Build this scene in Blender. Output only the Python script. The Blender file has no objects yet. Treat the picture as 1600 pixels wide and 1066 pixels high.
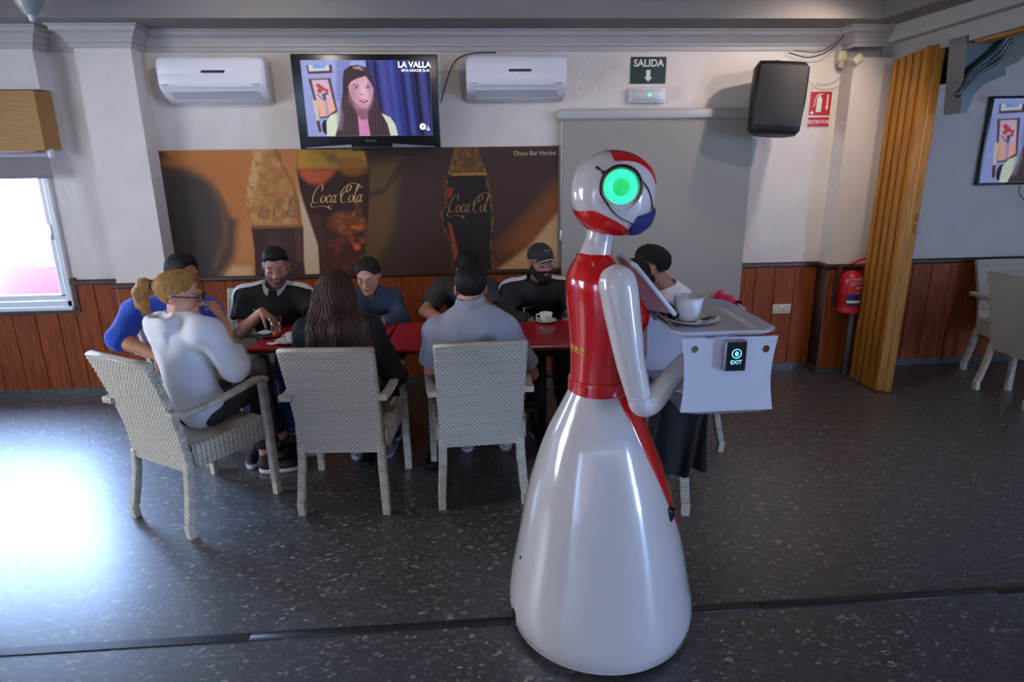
import bpy, bmesh, math, random
import numpy as np
from mathutils import Vector, Matrix, Euler

random.seed(7); np.random.seed(7)
PI = math.pi
sc = bpy.context.scene
COL = sc.collection

# ------------------------------------------------------------------ camera
CAM_H = 1.75
R_ = np.array([0.99723883, -0.07312691, -0.01292911])
U_ = np.array([0.03255092, 0.27395793, 0.96119066])
F_ = np.array([0.06674687, 0.95895751, -0.27558184])
FPX = 1007.78
cam_d = bpy.data.cameras.new('camera'); cam = bpy.data.objects.new('camera', cam_d); COL.objects.link(cam)
cam.matrix_world = Matrix(((R_[0], U_[0], -F_[0], 0), (R_[1], U_[1], -F_[1], 0), (R_[2], U_[2], -F_[2], CAM_H), (0, 0, 0, 1)))
cam_d.sensor_width = 36; cam_d.lens = FPX / 1600 * 36; cam_d.clip_start = 0.05
sc.camera = cam

def at(x, y, X=None, Y=None, z=None):
    """point of the place seen at a pixel of the photograph, on a given plane"""
    d = F_ + R_ * ((x - 800) / FPX) - U_ * ((y - 533) / FPX)
    t = (z - CAM_H) / d[2] if z is not None else (Y / d[1] if Y is not None else X / d[0])
    return np.array([0, 0, CAM_H]) + t * d

# ------------------------------------------------------------------ view, world, lights
vs = sc.view_settings
vs.view_transform = 'Standard'; vs.look = 'None'; vs.gamma = 1; vs.use_curve_mapping = False
vs.exposure = -0.52
world = bpy.data.worlds.new('world'); sc.world = world; world.use_nodes = True
wn = world.node_tree.nodes; wl = world.node_tree.links
bg = wn['Background']
bg.inputs[0].default_value = (0.36, 0.56, 1.0, 1); bg.inputs[1].default_value = 100.0

def area(name, loc, target, sx, sy, power, color=(1, 1, 1), portal=False, spread=None):
    l = bpy.data.lights.new(name, 'AREA'); l.shape = 'RECTANGLE'; l.size = sx; l.size_y = sy
    l.energy = power; l.color = color
    if portal: l.cycles.is_portal = True
    if spread: l.spread = spread
    o = bpy.data.objects.new(name, l); COL.objects.link(o)
    o.location = loc; o.rotation_euler = (Vector(target) - Vector(loc)).to_track_quat('-Z', 'Y').to_euler()
    return o
def spot(name, loc, power, color, rad=0.03):
    l = bpy.data.lights.new(name, 'POINT'); l.energy = power; l.color = color; l.shadow_soft_size = rad
    o = bpy.data.objects.new(name, l); COL.objects.link(o); o.location = loc
    return o
area('window_portal', (-3.8, 5.02, 1.3), (-3.8, 0, 1.3), 1.7, 1.3, 1, portal=True)
area('rear_fill_light', (-2.6, -3.3, 1.6), (-1.6, 5, 0.9), 2.2, 1.8, 14, (1.0, 0.70, 0.46))  # ambient fill added behind the camera, the wall there has no window
area('left_fill_light', (-4.62, 2.5, 1.5), (-1.4, 3.2, 0.9), 1.5, 1.7, 90, (0.86, 0.91, 1.0), spread=2.2)  # fill added by the left wall to brighten the seated group, no door
area('rear_right_fill_light', (3.6, -2.6, 2.3), (1.5, 4, 1.0), 1.4, 0.6, 6, (1.0, 0.80, 0.66))  # extra warm fill added at the rear right, no lamp modelled
def beamer(name, loc, target, power, color, cone=2.2, rad=0.035):
    l = bpy.data.lights.new(name, 'SPOT'); l.energy = power; l.color = color; l.shadow_soft_size = rad; l.spot_size = cone; l.spot_blend = .6
    o = bpy.data.objects.new(name, l); COL.objects.link(o); o.location = loc
    o.rotation_euler = (Vector(target) - Vector(loc)).to_track_quat('-Z', 'Y').to_euler(); return o
beamer('lamp_light_right', (2.45, 4.02, 2.72), (2.0, 4.98, 1.1), 42, (1.0, 0.82, 0.70), rad=.02)
beamer('lamp_light_opening', (2.78, 3.3, 2.56), (1.8, 4.98, 1.6), 46, (1.0, 0.82, 0.70), cone=1.7, rad=.02)
beamer('lamp_light_left', (-1.15, 3.55, 2.74), (-1.2, 4.98, 1.2), 30, (1.0, 0.88, 0.80))
beamer('lamp_light_middle', (0.5, 2.9, 2.74), (0.4, 4.6, 1.0), 24, (1.0, 0.85, 0.75), cone=2.4)
beamer('lamp_light_front', (0.9, 0.9, 2.74), (0.8, 2.2, 0.0), 20, (1.0, 0.86, 0.76), cone=2.6)
beamer('lamp_light_next_room', (5.6, 2.2, 2.5), (4.5, 4.6, .8), 22, (0.95, 0.93, 1.0))

# ------------------------------------------------------------------ materials
def lin(c):
    return tuple(((v / 255) / 12.92 if v / 255 <= 0.04045 else ((v / 255 + 0.055) / 1.055) ** 2.4) for v in c)
MATS = {}
def mat(name, rgb=None, rough=0.5, metal=0.0, bump=0.0, bscale=60, var=0.0, vscale=6, coat=0.0, spec=0.5, attr=None,
        emit=None, estr=0.0, trans=0.0, sheen=0.0, stretch=None):
    if name in MATS: return MATS[name]
    m = bpy.data.materials.new(name); m.use_nodes = True; MATS[name] = m
    nt = m.node_tree; n = nt.nodes; l = nt.links; b = n['Principled BSDF']
    c = (*lin(rgb), 1) if rgb else (0.5, 0.5, 0.5, 1)
    b.inputs['Base Color'].default_value = c
    b.inputs['Roughness'].default_value = rough; b.inputs['Metallic'].default_value = metal
    b.inputs['Specular IOR Level'].default_value = spec
    b.inputs['Coat Weight'].default_value = coat; b.inputs['Coat Roughness'].default_value = 0.06
    b.inputs['Transmission Weight'].default_value = trans
    if sheen: b.inputs['Sheen Weight'].default_value = sheen
    tc = n.new('ShaderNodeTexCoord'); co = tc.outputs['Object']
    if stretch:
        mp = n.new('ShaderNodeMapping'); mp.inputs['Scale'].default_value = stretch
        l.new(co, mp.inputs[0]); co = mp.outputs[0]
    base = None
    if attr:
        a = n.new('ShaderNodeAttribute'); a.attribute_name = attr; base = a.outputs['Color']
        l.new(base, b.inputs['Base Color'])
    if var:
        t = n.new('ShaderNodeTexNoise'); t.inputs['Scale'].default_value = vscale; t.inputs['Detail'].default_value = 4
        l.new(co, t.inputs['Vector'])
        mr = n.new('ShaderNodeMapRange'); mr.inputs[1].default_value = 0.3; mr.inputs[2].default_value = 0.7
        mr.inputs[3].default_value = 1 - var; mr.inputs[4].default_value = 1 + var
        l.new(t.outputs['Fac'], mr.inputs[0])
        h = n.new('ShaderNodeVectorMath'); h.operation = 'SCALE'; l.new(mr.outputs[0], h.inputs['Scale'])
        if base is not None: l.new(base, h.inputs[0])
        else: h.inputs[0].default_value = c[:3]
        l.new(h.outputs[0], b.inputs['Base Color'])
    if bump:
        t = n.new('ShaderNodeTexNoise'); t.inputs['Scale'].default_value = bscale; t.inputs['Detail'].default_value = 5
        l.new(co, t.inputs['Vector'])
        bp = n.new('ShaderNodeBump'); bp.inputs['Strength'].default_value = bump; bp.inputs['Distance'].default_value = 0.01
        l.new(t.outputs['Fac'], bp.inputs['Height']); l.new(bp.outputs[0], b.inputs['Normal'])
    if emit is not None:
        if emit == 'attr': l.new(base, b.inputs['Emission Color'])
        else: b.inputs['Emission Color'].default_value = (*lin(emit), 1)
        b.inputs['Emission Strength'].default_value = estr
    return m

def floor_mat():
    m = bpy.data.materials.new('terrazzo'); m.use_nodes = True; nt = m.node_tree; n = nt.nodes; l = nt.links; b = n['Principled BSDF']
    tc = n.new('ShaderNodeTexCoord')
    nz = n.new('ShaderNodeTexNoise'); nz.inputs['Scale'].default_value = 25; l.new(tc.outputs['Object'], nz.inputs['Vector'])
    mx = n.new('ShaderNodeVectorMath'); mx.operation = 'MULTIPLY_ADD'; mx.inputs[1].default_value = (0.03, 0.03, 0)
    l.new(nz.outputs['Color'], mx.inputs[0]); l.new(tc.outputs['Object'], mx.inputs[2])
    def layer(scale, stretch, thr, rot):
        mp = n.new('ShaderNodeMapping'); mp.inputs['Scale'].default_value = stretch; mp.inputs['Rotation'].default_value = (0, 0, rot)
        l.new(mx.outputs[0], mp.inputs[0])
        v = n.new('ShaderNodeTexVoronoi'); v.inputs['Scale'].default_value = scale; l.new(mp.outputs[0], v.inputs['Vector'])
        sp = n.new('ShaderNodeSeparateColor'); l.new(v.outputs['Color'], sp.inputs[0])
        v2 = n.new('ShaderNodeTexVoronoi'); v2.feature = 'DISTANCE_TO_EDGE'; v2.inputs['Scale'].default_value = scale; l.new(mp.outputs[0], v2.inputs['Vector'])
        e = n.new('ShaderNodeMath'); e.operation = 'GREATER_THAN'; e.inputs[1].default_value = 0.09; l.new(v2.outputs['Distance'], e.inputs[0])
        g = n.new('ShaderNodeMath'); g.operation = 'GREATER_THAN'; g.inputs[1].default_value = thr; l.new(sp.outputs[0], g.inputs[0])
        f = n.new('ShaderNodeMath'); f.operation = 'MULTIPLY'; l.new(e.outputs[0], f.inputs[0]); l.new(g.outputs[0], f.inputs[1])
        r = n.new('ShaderNodeValToRGB'); l.new(sp.outputs[1], r.inputs[0])
        return f.outputs[0], r
    def mixc(fac, a, bb):
        x = n.new('ShaderNodeMix'); x.data_type = 'RGBA'; l.new(fac, x.inputs[0])
        if isinstance(a, tuple): x.inputs[6].default_value = a
        else: l.new(a, x.inputs[6])
        l.new(bb, x.inputs[7]); return x.outputs[2]
    f0, r0 = layer(55, (1, 1, 1), 0.0, 0.4)
    r0.color_ramp.elements[0].color = (0.022, 0.0215, 0.020, 1); r0.color_ramp.elements[1].color = (0.050, 0.049, 0.045, 1)
    f1, r1 = layer(46, (1, 1.7, 1), 0.6, 0.9)
    r1.color_ramp.elements[0].color = (0.028, 0.030, 0.032, 1); r1.color_ramp.elements[1].color = (0.13, 0.126, 0.112, 1)
    f2, r2 = layer(42, (1.0, 2.0, 1), 0.905, -0.6)
    r2.color_ramp.elements[0].color = (0.11, 0.11, 0.095, 1); r2.color_ramp.elements[1].color = (0.36, 0.34, 0.28, 1)
    c = mixc(f0, (0.030, 0.030, 0.028, 1), r0.outputs[0])
    c = mixc(f1, c, r1.outputs[0]); c = mixc(f2, c, r2.outputs[0])
    l.new(c, b.inputs['Base Color'])
    n3 = n.new('ShaderNodeTexNoise'); n3.inputs['Scale'].default_value = 3; n3.inputs['Detail'].default_value = 6; l.new(tc.outputs['Object'], n3.inputs['Vector'])
    mr = n.new('ShaderNodeMapRange'); mr.inputs[3].default_value = 0.52; mr.inputs[4].default_value = 0.62; l.new(n3.outputs[0], mr.inputs[0])
    l.new(mr.outputs[0], b.inputs['Roughness'])
    b.inputs['Specular IOR Level'].default_value = 1.0; b.inputs['Coat Weight'].default_value = 0.9; b.inputs['Coat Roughness'].default_value = 0.30
    bp = n.new('ShaderNodeBump'); bp.inputs['Strength'].default_value = 0.10; bp.inputs['Distance'].default_value = 0.002
    n4 = n.new('ShaderNodeTexNoise'); n4.inputs['Scale'].default_value = 60; n4.inputs['Detail'].default_value = 4; l.new(tc.outputs['Object'], n4.inputs['Vector'])
    l.new(n4.outputs[0], bp.inputs['Height']); l.new(bp.outputs[0], b.inputs['Normal'])
    return m

def glass_mat(name, tint=(1, 1, 1), rough=0.02, ior=1.45):
    m = bpy.data.materials.new(name); m.use_nodes = True; nt = m.node_tree; n = nt.nodes; l = nt.links
    out = n['Material Output']; n.remove(n['Principled BSDF'])
    tr = n.new('ShaderNodeBsdfTransparent'); tr.inputs[0].default_value = (*tint, 1)
    gl = n.new('ShaderNodeBsdfGlossy'); gl.inputs['Roughness'].default_value = rough
    lw = n.new('ShaderNodeLayerWeight'); lw.inputs[0].default_value = 0.5
    pw = n.new('ShaderNodeMath'); pw.operation = 'POWER'; pw.inputs[1].default_value = 3; l.new(lw.outputs['Facing'], pw.inputs[0])
    fr = n.new('ShaderNodeMapRange'); fr.inputs[3].default_value = 0.05; fr.inputs[4].default_value = 0.75; l.new(pw.outputs[0], fr.inputs[0])
    mx = n.new('ShaderNodeMixShader'); l.new(fr.outputs[0], mx.inputs[0]); l.new(tr.outputs[0], mx.inputs[1]); l.new(gl.outputs[0], mx.inputs[2])
    l.new(mx.outputs[0], out.inputs[0]); return m

def wood_mat(name, c1, c2, rough=0.45, axis='z', scale=9, coat=0.0):
    m = bpy.data.materials.new(name); m.use_nodes = True; nt = m.node_tree; n = nt.nodes; l = nt.links; b = n['Principled BSDF']
    tc = n.new('ShaderNodeTexCoord'); mp = n.new('ShaderNodeMapping')
    mp.inputs['Scale'].default_value = {'z': (9, 9, 0.6), 'x': (0.6, 9, 9), 'y': (9, .6, 9)}[axis]
    oi = n.new('ShaderNodeObjectInfo'); va = n.new('ShaderNodeVectorMath'); va.operation = 'ADD'
    cx = n.new('ShaderNodeCombineXYZ'); ml = n.new('ShaderNodeMath'); ml.operation = 'MULTIPLY'; ml.inputs[1].default_value = 37
    l.new(oi.outputs['Random'], ml.inputs[0]); l.new(ml.outputs[0], cx.inputs[0]); l.new(ml.outputs[0], cx.inputs[2])
    l.new(tc.outputs['Object'], va.inputs[0]); l.new(cx.outputs[0], va.inputs[1]); l.new(va.outputs[0], mp.inputs[0])
    t = n.new('ShaderNodeTexNoise'); t.inputs['Scale'].default_value = scale; t.inputs['Detail'].default_value = 6; t.inputs['Distortion'].default_value = 0.4
    l.new(mp.outputs[0], t.inputs['Vector'])
    r = n.new('ShaderNodeValToRGB'); r.color_ramp.elements[0].position = 0.35; r.color_ramp.elements[1].position = 0.68
    r.color_ramp.elements[0].color = (*lin(c1), 1); r.color_ramp.elements[1].color = (*lin(c2), 1)
    l.new(t.outputs['Fac'], r.inputs[0]); l.new(r.outputs[0], b.inputs['Base Color'])
    b.inputs['Roughness'].default_value = rough; b.inputs['Coat Weight'].default_value = coat; b.inputs['Specular IOR Level'].default_value = 0.25
    bp = n.new('ShaderNodeBump'); bp.inputs['Strength'].default_value = 0.15; bp.inputs['Distance'].default_value = 0.003
    l.new(t.outputs['Fac'], bp.inputs['Height']); l.new(bp.outputs[0], b.inputs['Normal'])
    return m

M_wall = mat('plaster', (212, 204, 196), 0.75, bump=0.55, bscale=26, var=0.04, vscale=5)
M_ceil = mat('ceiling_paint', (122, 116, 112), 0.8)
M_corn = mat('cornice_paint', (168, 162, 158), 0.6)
M_floor = floor_mat()
M_strip = mat('floor_strip', (42, 42, 44), 0.35, var=0.2, vscale=12)
M_skirt = mat('skirting_stone', (70, 72, 72), 0.35, var=0.35, vscale=40)
M_plank = wood_mat('wainscot_wood', (108, 47, 12), (148, 69, 20), 0.58)
M_cap = mat('cap_wood', (58, 36, 24), 0.45, var=0.15, vscale=14)
M_pine = wood_mat('folding_door_wood', (146, 94, 30), (178, 120, 46), 0.5)
M_box = wood_mat('shutter_box_wood', (150, 108, 62), (172, 126, 76), 0.55, 'x')
M_alu = mat('white_frame', (215, 218, 222), 0.35)
M_blind = mat('blind_cloth', (128, 118, 122), 0.8, bump=0.1, bscale=300)
M_pane = glass_mat('pane_glass')
M_glass = glass_mat('tumbler_glass', (0.93, 0.95, 0.96), 0.02, 1.5)
M_white_pl = mat('white_plastic', (214, 216, 224), 0.32)
M_ac = mat('aircon_plastic', (222, 222, 228), 0.35)
M_grey_pl = mat('grey_plastic', (150, 152, 160), 0.45)
M_black = mat('black_plastic', (14, 14, 16), 0.28)
M_blackmat = mat('black_matte', (18, 18, 19), 0.6, bump=0.1, bscale=400)
M_speaker = mat('speaker_shell', (18, 18, 18), 0.5, bump=0.15, bscale=350)
M_steel = mat('steel', (190, 190, 195), 0.25, metal=1)
M_dark_metal = mat('dark_metal', (24, 24, 26), 0.4, metal=0.3)
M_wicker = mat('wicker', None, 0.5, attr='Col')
M_foot = mat('chair_foot', (196, 188, 168), 0.5)
M_table = mat('red_table', (156, 24, 36), 0.22, var=0.03)
M_rob_w = mat('robot_white', (210, 200, 194), 0.16, coat=0.8)
M_rob_r = mat('robot_red', (200, 14, 16), 0.16, coat=0.9)
M_porc = mat('porcelain', (222, 222, 226), 0.15, coat=0.4)
M_red_paint = mat('extinguisher_red', (178, 20, 26), 0.25, coat=0.4)
M_screen_cloth = mat('projection_cloth', (146, 140, 132), 0.8)
# ------------------------------------------------------------------ mesh helpers
def nrm(v):
    v = np.asarray(v, float); return v / max(1e-9, np.linalg.norm(v))
class MB:
    def __init__(s): s.v = []; s.f = []; s.n = 0
    def add(s, v, f):
        v = np.asarray(v, float).reshape(-1, 3); s.v.append(v)
        s.f.extend([tuple(int(i) + s.n for i in q) for q in f]); s.n += len(v); return s
    def box(s, c, d, R=None):
        c = np.asarray(c, float); h = np.asarray(d, float) / 2
        p = np.array([[x, y, z] for x in (-1, 1) for y in (-1, 1) for z in (-1, 1)]) * h
        if R is not None: p = p @ np.asarray(R).T
        return s.add(p + c, [(0, 1, 3, 2), (4, 6, 7, 5), (0, 4, 5, 1), (2, 3, 7, 6), (0, 2, 6, 4), (1, 5, 7, 3)])
    def rbox(s, c, d, r, R=None, seg=2):
        bm = bmesh.new(); bmesh.ops.create_cube(bm, size=1)
        for v in bm.verts: v.co = Vector((v.co.x * d[0], v.co.y * d[1], v.co.z * d[2]))
        bmesh.ops.bevel(bm, geom=list(bm.edges), offset=min(r, min(d) * .49), segments=seg, profile=.5, affect='EDGES')
        bm.verts.index_update()
        p = np.array([v.co[:] for v in bm.verts]); f = [[v.index for v in q.verts] for q in bm.faces]; bm.free()
        if R is not None: p = p @ np.asarray(R).T
        return s.add(p + np.asarray(c, float), f)
    def grid(s, P, cu=False, cv=False, flip=False):
        P = np.asarray(P, float); nu, nv = P.shape[:2]; f = []
        for i in range(nu if cu else nu - 1):
            for j in range(nv if cv else nv - 1):
                a, b, c, d = i * nv + j, ((i + 1) % nu) * nv + j, ((i + 1) % nu) * nv + (j + 1) % nv, i * nv + (j + 1) % nv
                f.append((a, d, c, b) if flip else (a, b, c, d))
        return s.add(P.reshape(-1, 3), f)
    def tube(s, path, r, n=10, cap=True, closed=False):
        path = np.asarray(path, float); m = len(path); r = np.broadcast_to(np.asarray(r, float), (m,))
        T = np.gradient(path, axis=0)
        if closed: T = np.roll(path, -1, 0) - np.roll(path, 1, 0)
        T /= np.linalg.norm(T, axis=1)[:, None] + 1e-12
        up = np.array([0, 0, 1.]) if abs(T[0][2]) < .9 else np.array([1., 0, 0])
        A = nrm(np.cross(T[0], up)); P = []
        for i in range(m):
            A = nrm(A - T[i] * (A @ T[i])); B = np.cross(T[i], A)
            a = np.linspace(0, 2 * PI, n, endpoint=False)
            P.append(path[i] + r[i] * (np.cos(a)[:, None] * A + np.sin(a)[:, None] * B))
        s.grid(P, cu=closed, cv=True)
        if cap and not closed:
            k = s.n - m * n
            s.f.append(tuple(k + i for i in range(n))); s.f.append(tuple(k + (m - 1) * n + n - 1 - i for i in range(n)))
        return s
    def lathe(s, prof, c=(0, 0, 0), n=32, axis=2, R=None):
        prof = np.asarray(prof, float); a = np.linspace(0, 2 * PI, n, endpoint=False)
        P = np.stack([np.outer(prof[:, 0], np.cos(a)), np.outer(prof[:, 0], np.sin(a)), np.repeat(prof[:, 1][:, None], n, 1)], -1)
        if axis == 1: P = P[..., [0, 2, 1]] * [1, 1, -1]
        if axis == 0: P = P[..., [2, 0, 1]]
        if R is not None: P = P @ np.asarray(R).T
        return s.grid(P + np.asarray(c, float), cv=True, flip=True)
    def ell(s, c, r, n=16, R=None):
        t = np.linspace(0.02, PI - .02, n); 
        return s.lathe_s(c, r, t, n * 2, R)
    def lathe_s(s, c, r, t, n, R):
        a = np.linspace(0, 2 * PI, n, endpoint=False)
        P = np.stack([np.outer(np.sin(t), np.cos(a)), np.outer(np.sin(t), np.sin(a)), np.repeat(np.cos(t)[:, None], n, 1)], -1) * np.asarray(r, float)
        if R is not None: P = P @ np.asarray(R).T
        return s.grid(P + np.asarray(c, float), cv=True)
    def prism(s, poly, axis, a, b, c=(0, 0, 0)):
        """poly 2D in the two other axes, extruded along axis from a to b"""
        poly = np.asarray(poly, float); n = len(poly); o = [i for i in range(3) if i != axis]
        V = np.zeros((2 * n, 3)); V[:n, o] = poly; V[n:, o] = poly; V[:n, axis] = a; V[n:, axis] = b
        f = [tuple(range(n))[::-1], tuple(range(n, 2 * n))] + [(i, (i + 1) % n, (i + 1) % n + n, i + n) for i in range(n)]
        return s.add(V + np.asarray(c, float), f)

def inv_of(t):
    if t is None: return None
    Ms = Matrix.Identity(4); o = t; ch = []
    while o is not None: ch.append(o); o = o.parent
    for o in reversed(ch):
        Ms = Ms @ Matrix.LocRotScale(o.location, o.rotation_euler, o.scale)
    return Ms.inverted()
def part(name, mb, m, parent=None, world=True, smooth=True, kind=None, label=None, cols=None, angle=None, fixn=False):
    v = np.concatenate(mb.v) if isinstance(mb, MB) else np.asarray(mb[0], float)
    f = mb.f if isinstance(mb, MB) else mb[1]
    if parent is not None and world:
        M = np.array(inv_of(parent)); v = v @ M[:3, :3].T + M[:3, 3]
    me = bpy.data.meshes.new(name)
    if isinstance(f, np.ndarray) and f.shape[1] == 4:
        nf = len(f); me.vertices.add(len(v)); me.vertices.foreach_set('co', v.astype(np.float32).ravel())
        me.loops.add(nf * 4); me.loops.foreach_set('vertex_index', f.astype(np.int32).ravel())
        me.polygons.add(nf); me.polygons.foreach_set('loop_start', np.arange(0, nf * 4, 4, dtype=np.int32))
        me.update(calc_edges=True); me.validate()
    else:
        me.from_pydata(v.tolist(), [], f)
        me.validate()
        bm = bmesh.new(); bm.from_mesh(me); bmesh.ops.recalc_face_normals(bm, faces=bm.faces); bm.to_mesh(me); bm.free()
    for q in (m if isinstance(m, (list, tuple)) else [m]): me.materials.append(q)
    if smooth:
        me.polygons.foreach_set('use_smooth', [True] * len(me.polygons))
        if angle: 
            try: me.set_sharp_from_angle(angle=math.radians(angle))
            except Exception: pass
    if cols is not None:
        a = me.color_attributes.new('Col', 'FLOAT_COLOR', 'POINT')
        c = np.ones((len(v), 4), np.float32); c[:, :3] = cols; a.data.foreach_set('color', c.ravel())
    o = bpy.data.objects.new(name, me); COL.objects.link(o)
    if parent is not None: o.parent = parent
    if kind: o['kind'] = kind
    if label: o['label'] = label
    return o
def thing(name, label, cat, loc=(0, 0, 0), rz=0, group=None):
    o = bpy.data.objects.new(name, None); COL.objects.link(o); o.empty_display_size = .1
    o.location = [float(x) for x in loc]; o.rotation_euler = (0, 0, rz); o['label'] = label; o['category'] = cat
    if group: o['group'] = group
    return o
def tag(o, label, cat, group=None):
    o['label'] = label; o['category'] = cat
    if group: o['group'] = group
    return o
def struct(name, mb, m, parent=None, smooth=False, **k):
    o = part(name, mb, m, parent, smooth=smooth, **k)
    if parent is None: o['kind'] = 'structure'
    return o
def dup(root, loc=None, rz=None, label=None, group=None):
    r = root.copy(); COL.objects.link(r)
    if loc is not None: r.location = [float(x) for x in loc]
    if rz is not None: r.rotation_euler = (0, 0, rz)
    if label: r['label'] = label
    if group: r['group'] = group
    for ch in list(root.children):
        c = ch.copy(); COL.objects.link(c); c.parent = r
        for g in ch.children:
            d = g.copy(); COL.objects.link(d); d.parent = c
    return r
def crom(P, n):
    """catmull-rom through rows of P, n samples"""
    P = np.asarray(P, float); m = len(P); t = np.linspace(0, m - 1, n); i = np.clip(t.astype(int), 0, m - 2); u = (t - i)[:, None]
    g = lambda k: P[np.clip(k, 0, m - 1)]
    p0, p1, p2, p3 = g(i - 1), g(i), g(i + 1), g(i + 2)
    return .5 * (2 * p1 + (p2 - p0) * u + (2 * p0 - 5 * p1 + 4 * p2 - p3) * u ** 2 + (3 * p1 - p0 - 3 * p2 + p3) * u ** 3)
def text_geo(s, size, bold=0.0, shear=0.0, sx=1.0):
    cu = bpy.data.curves.new('t', 'FONT'); cu.body = s; cu.size = size; cu.offset = bold; cu.align_x = 'CENTER'; cu.align_y = 'CENTER'
    cu.resolution_u = 3; cu.shear = shear
    o = bpy.data.objects.new('t', cu); COL.objects.link(o)
    dg = bpy.context.evaluated_depsgraph_get(); me = o.evaluated_get(dg).to_mesh()
    v = np.array([q.co[:] for q in me.vertices]).reshape(-1, 3); f = [tuple(p.vertices) for p in me.polygons]
    bpy.data.objects.remove(o); bpy.data.curves.remove(cu)
    v[:, 0] *= sx
    return v, f
def text_on(mb, s, size, c, U=(1, 0, 0), V=(0, 0, 1), bold=0.0, shear=0, sx=1.0, th=0.001):
    v, f = text_geo(s, size, bold, shear, sx)
    if len(v) == 0: return mb
    U = np.array(U, float); V = np.array(V, float)
    p = np.asarray(c, float) + v[:, :1] * U + v[:, 1:2] * V
    return mb.add(p, f)
def rotm(rx=0, ry=0, rz=0): return np.array(Euler((rx, ry, rz)).to_matrix())

# ------------------------------------------------------------------ distance fields for bodies and clothes
def smin(a, b, k):
    if k <= 0: return np.minimum(a, b)
    h = np.maximum(k - np.abs(a - b), 0) / k
    return np.minimum(a, b) - h * h * k * .25
class Fld:
    def __init__(s, lo, hi, h):
        s.h = h; s.lo = np.asarray(lo, float); s.n = np.ceil((np.asarray(hi) - s.lo) / h).astype(int) + 1
        s.a = np.full(s.n, .12, np.float32)
        s.ax = [(s.lo[i] + h * np.arange(s.n[i])).astype(np.float32) for i in range(3)]
    def region(s, lo, hi):
        sl = []
        for i in range(3):
            a = int(max(0, math.floor((lo[i] - s.lo[i]) / s.h))); b = int(min(s.n[i], math.ceil((hi[i] - s.lo[i]) / s.h) + 1))
            if b <= a: return None
            sl.append(slice(a, b))
        sl = tuple(sl)
        return sl, s.ax[0][sl[0]][:, None, None], s.ax[1][sl[1]][None, :, None], s.ax[2][sl[2]][None, None, :]
    def op(s, prim, k=0.02, mode='u', pad=None):
        fn, lo, hi = prim; pd = (k + 2 * s.h + .01) if pad is None else pad
        r = s.region(np.asarray(lo) - pd, np.asarray(hi) + pd)
        if r is None: return s
        sl, X, Y, Z = r; d = fn(X, Y, Z).astype(np.float32); a = s.a[sl]
        if mode == 'u': s.a[sl] = smin(a, d, k)
        elif mode == 's': s.a[sl] = -smin(-a, d, k)      # subtract
        return s
    def cut(s, fn, k=0.0):
        d = fn(s.ax[0][:, None, None], s.ax[1][None, :, None], s.ax[2][None, None, :]).astype(np.float32)
        s.a = -smin(-s.a, -np.broadcast_to(d, s.a.shape), k); return s
    def sample(s, P):
        P = np.atleast_2d(P); g = (P - s.lo) / s.h; g = np.clip(g, 0, s.n - 1.001); i = g.astype(int); f = g - i; r = 0
        for dx in (0, 1):
            for dy in (0, 1):
                for dz in (0, 1):
                    w = (f[:, 0] if dx else 1 - f[:, 0]) * (f[:, 1] if dy else 1 - f[:, 1]) * (f[:, 2] if dz else 1 - f[:, 2])
                    r = r + w * s.a[i[:, 0] + dx, i[:, 1] + dy, i[:, 2] + dz]
        return r
    def march(s, P, D, far=.3, inward=False):
        """outward: from inside point to the surface; inward: from outside"""
        P = np.array(P, float); D = np.array(D, float); t = np.zeros(len(P)); done = np.zeros(len(P), bool)
        for k in range(int(far / .003)):
            v = s.sample(P + D * t[:, None]); hit = (v > 0) if not inward else (v < 0); done |= hit
            t[~done] += .003
            if done.all(): break
        return P + D * t[:, None]
    def mesh(s):
        A = s.a; A = np.pad(A, 1, constant_values=.1); B = A < 0
        c = B[:-1, :-1, :-1]; occ = np.zeros(c.shape, np.uint8)
        for dx in (0, 1):
            for dy in (0, 1):
                for dz in (0, 1): occ += B[dx:dx + c.shape[0], dy:dy + c.shape[1], dz:dz + c.shape[2]]
        act = (occ > 0) & (occ < 8); ids = np.full(c.shape, -1, np.int32); I = np.argwhere(act); ids[act] = np.arange(len(I))
        S = np.zeros((len(I), 3)); C = np.zeros(len(I))
        cor = [(x, y, z) for x in (0, 1) for y in (0, 1) for z in (0, 1)]
        val = {q: A[I[:, 0] + q[0], I[:, 1] + q[1], I[:, 2] + q[2]].astype(float) for q in cor}
        for q in cor:
            for ax in range(3):
                if q[ax] == 0:
                    w = list(q); w[ax] = 1; w = tuple(w); a, b = val[q], val[w]; m = (a < 0) != (b < 0)
                    t = np.where(m, a / np.where(m, a - b, 1), 0)
                    pt = np.array(q, float) + np.outer(t, np.array(w) - np.array(q)); S[m] += pt[m]; C[m] += 1
        V = (I + S / C[:, None] - 1) * s.h + s.lo; F = []
        for ax in range(3):
            o = [i for i in range(3) if i != ax]; sl0 = [slice(1, -1)] * 3; sl0[ax] = slice(0, -1); sl1 = list(sl0); sl1[ax] = slice(1, None)
            a, b = B[tuple(sl0)], B[tuple(sl1)]; m = np.argwhere(a != b)
            base = m.copy(); base[:, o[0]] += 1; base[:, o[1]] += 1
            def cell(d0, d1):
                q = base.copy(); q[:, o[0]] += d0; q[:, o[1]] += d1; return ids[q[:, 0], q[:, 1], q[:, 2]]
            q = np.stack([cell(-1, -1), cell(0, -1), cell(0, 0), cell(-1, 0)], 1)
            inside = a[m[:, 0], m[:, 1], m[:, 2]]
            fl = inside if ax != 1 else ~inside
            q[~fl] = q[~fl][:, ::-1]; F.append(q)
        F = np.concatenate(F); F = F[(F >= 0).all(1)]
        return V, F

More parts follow.
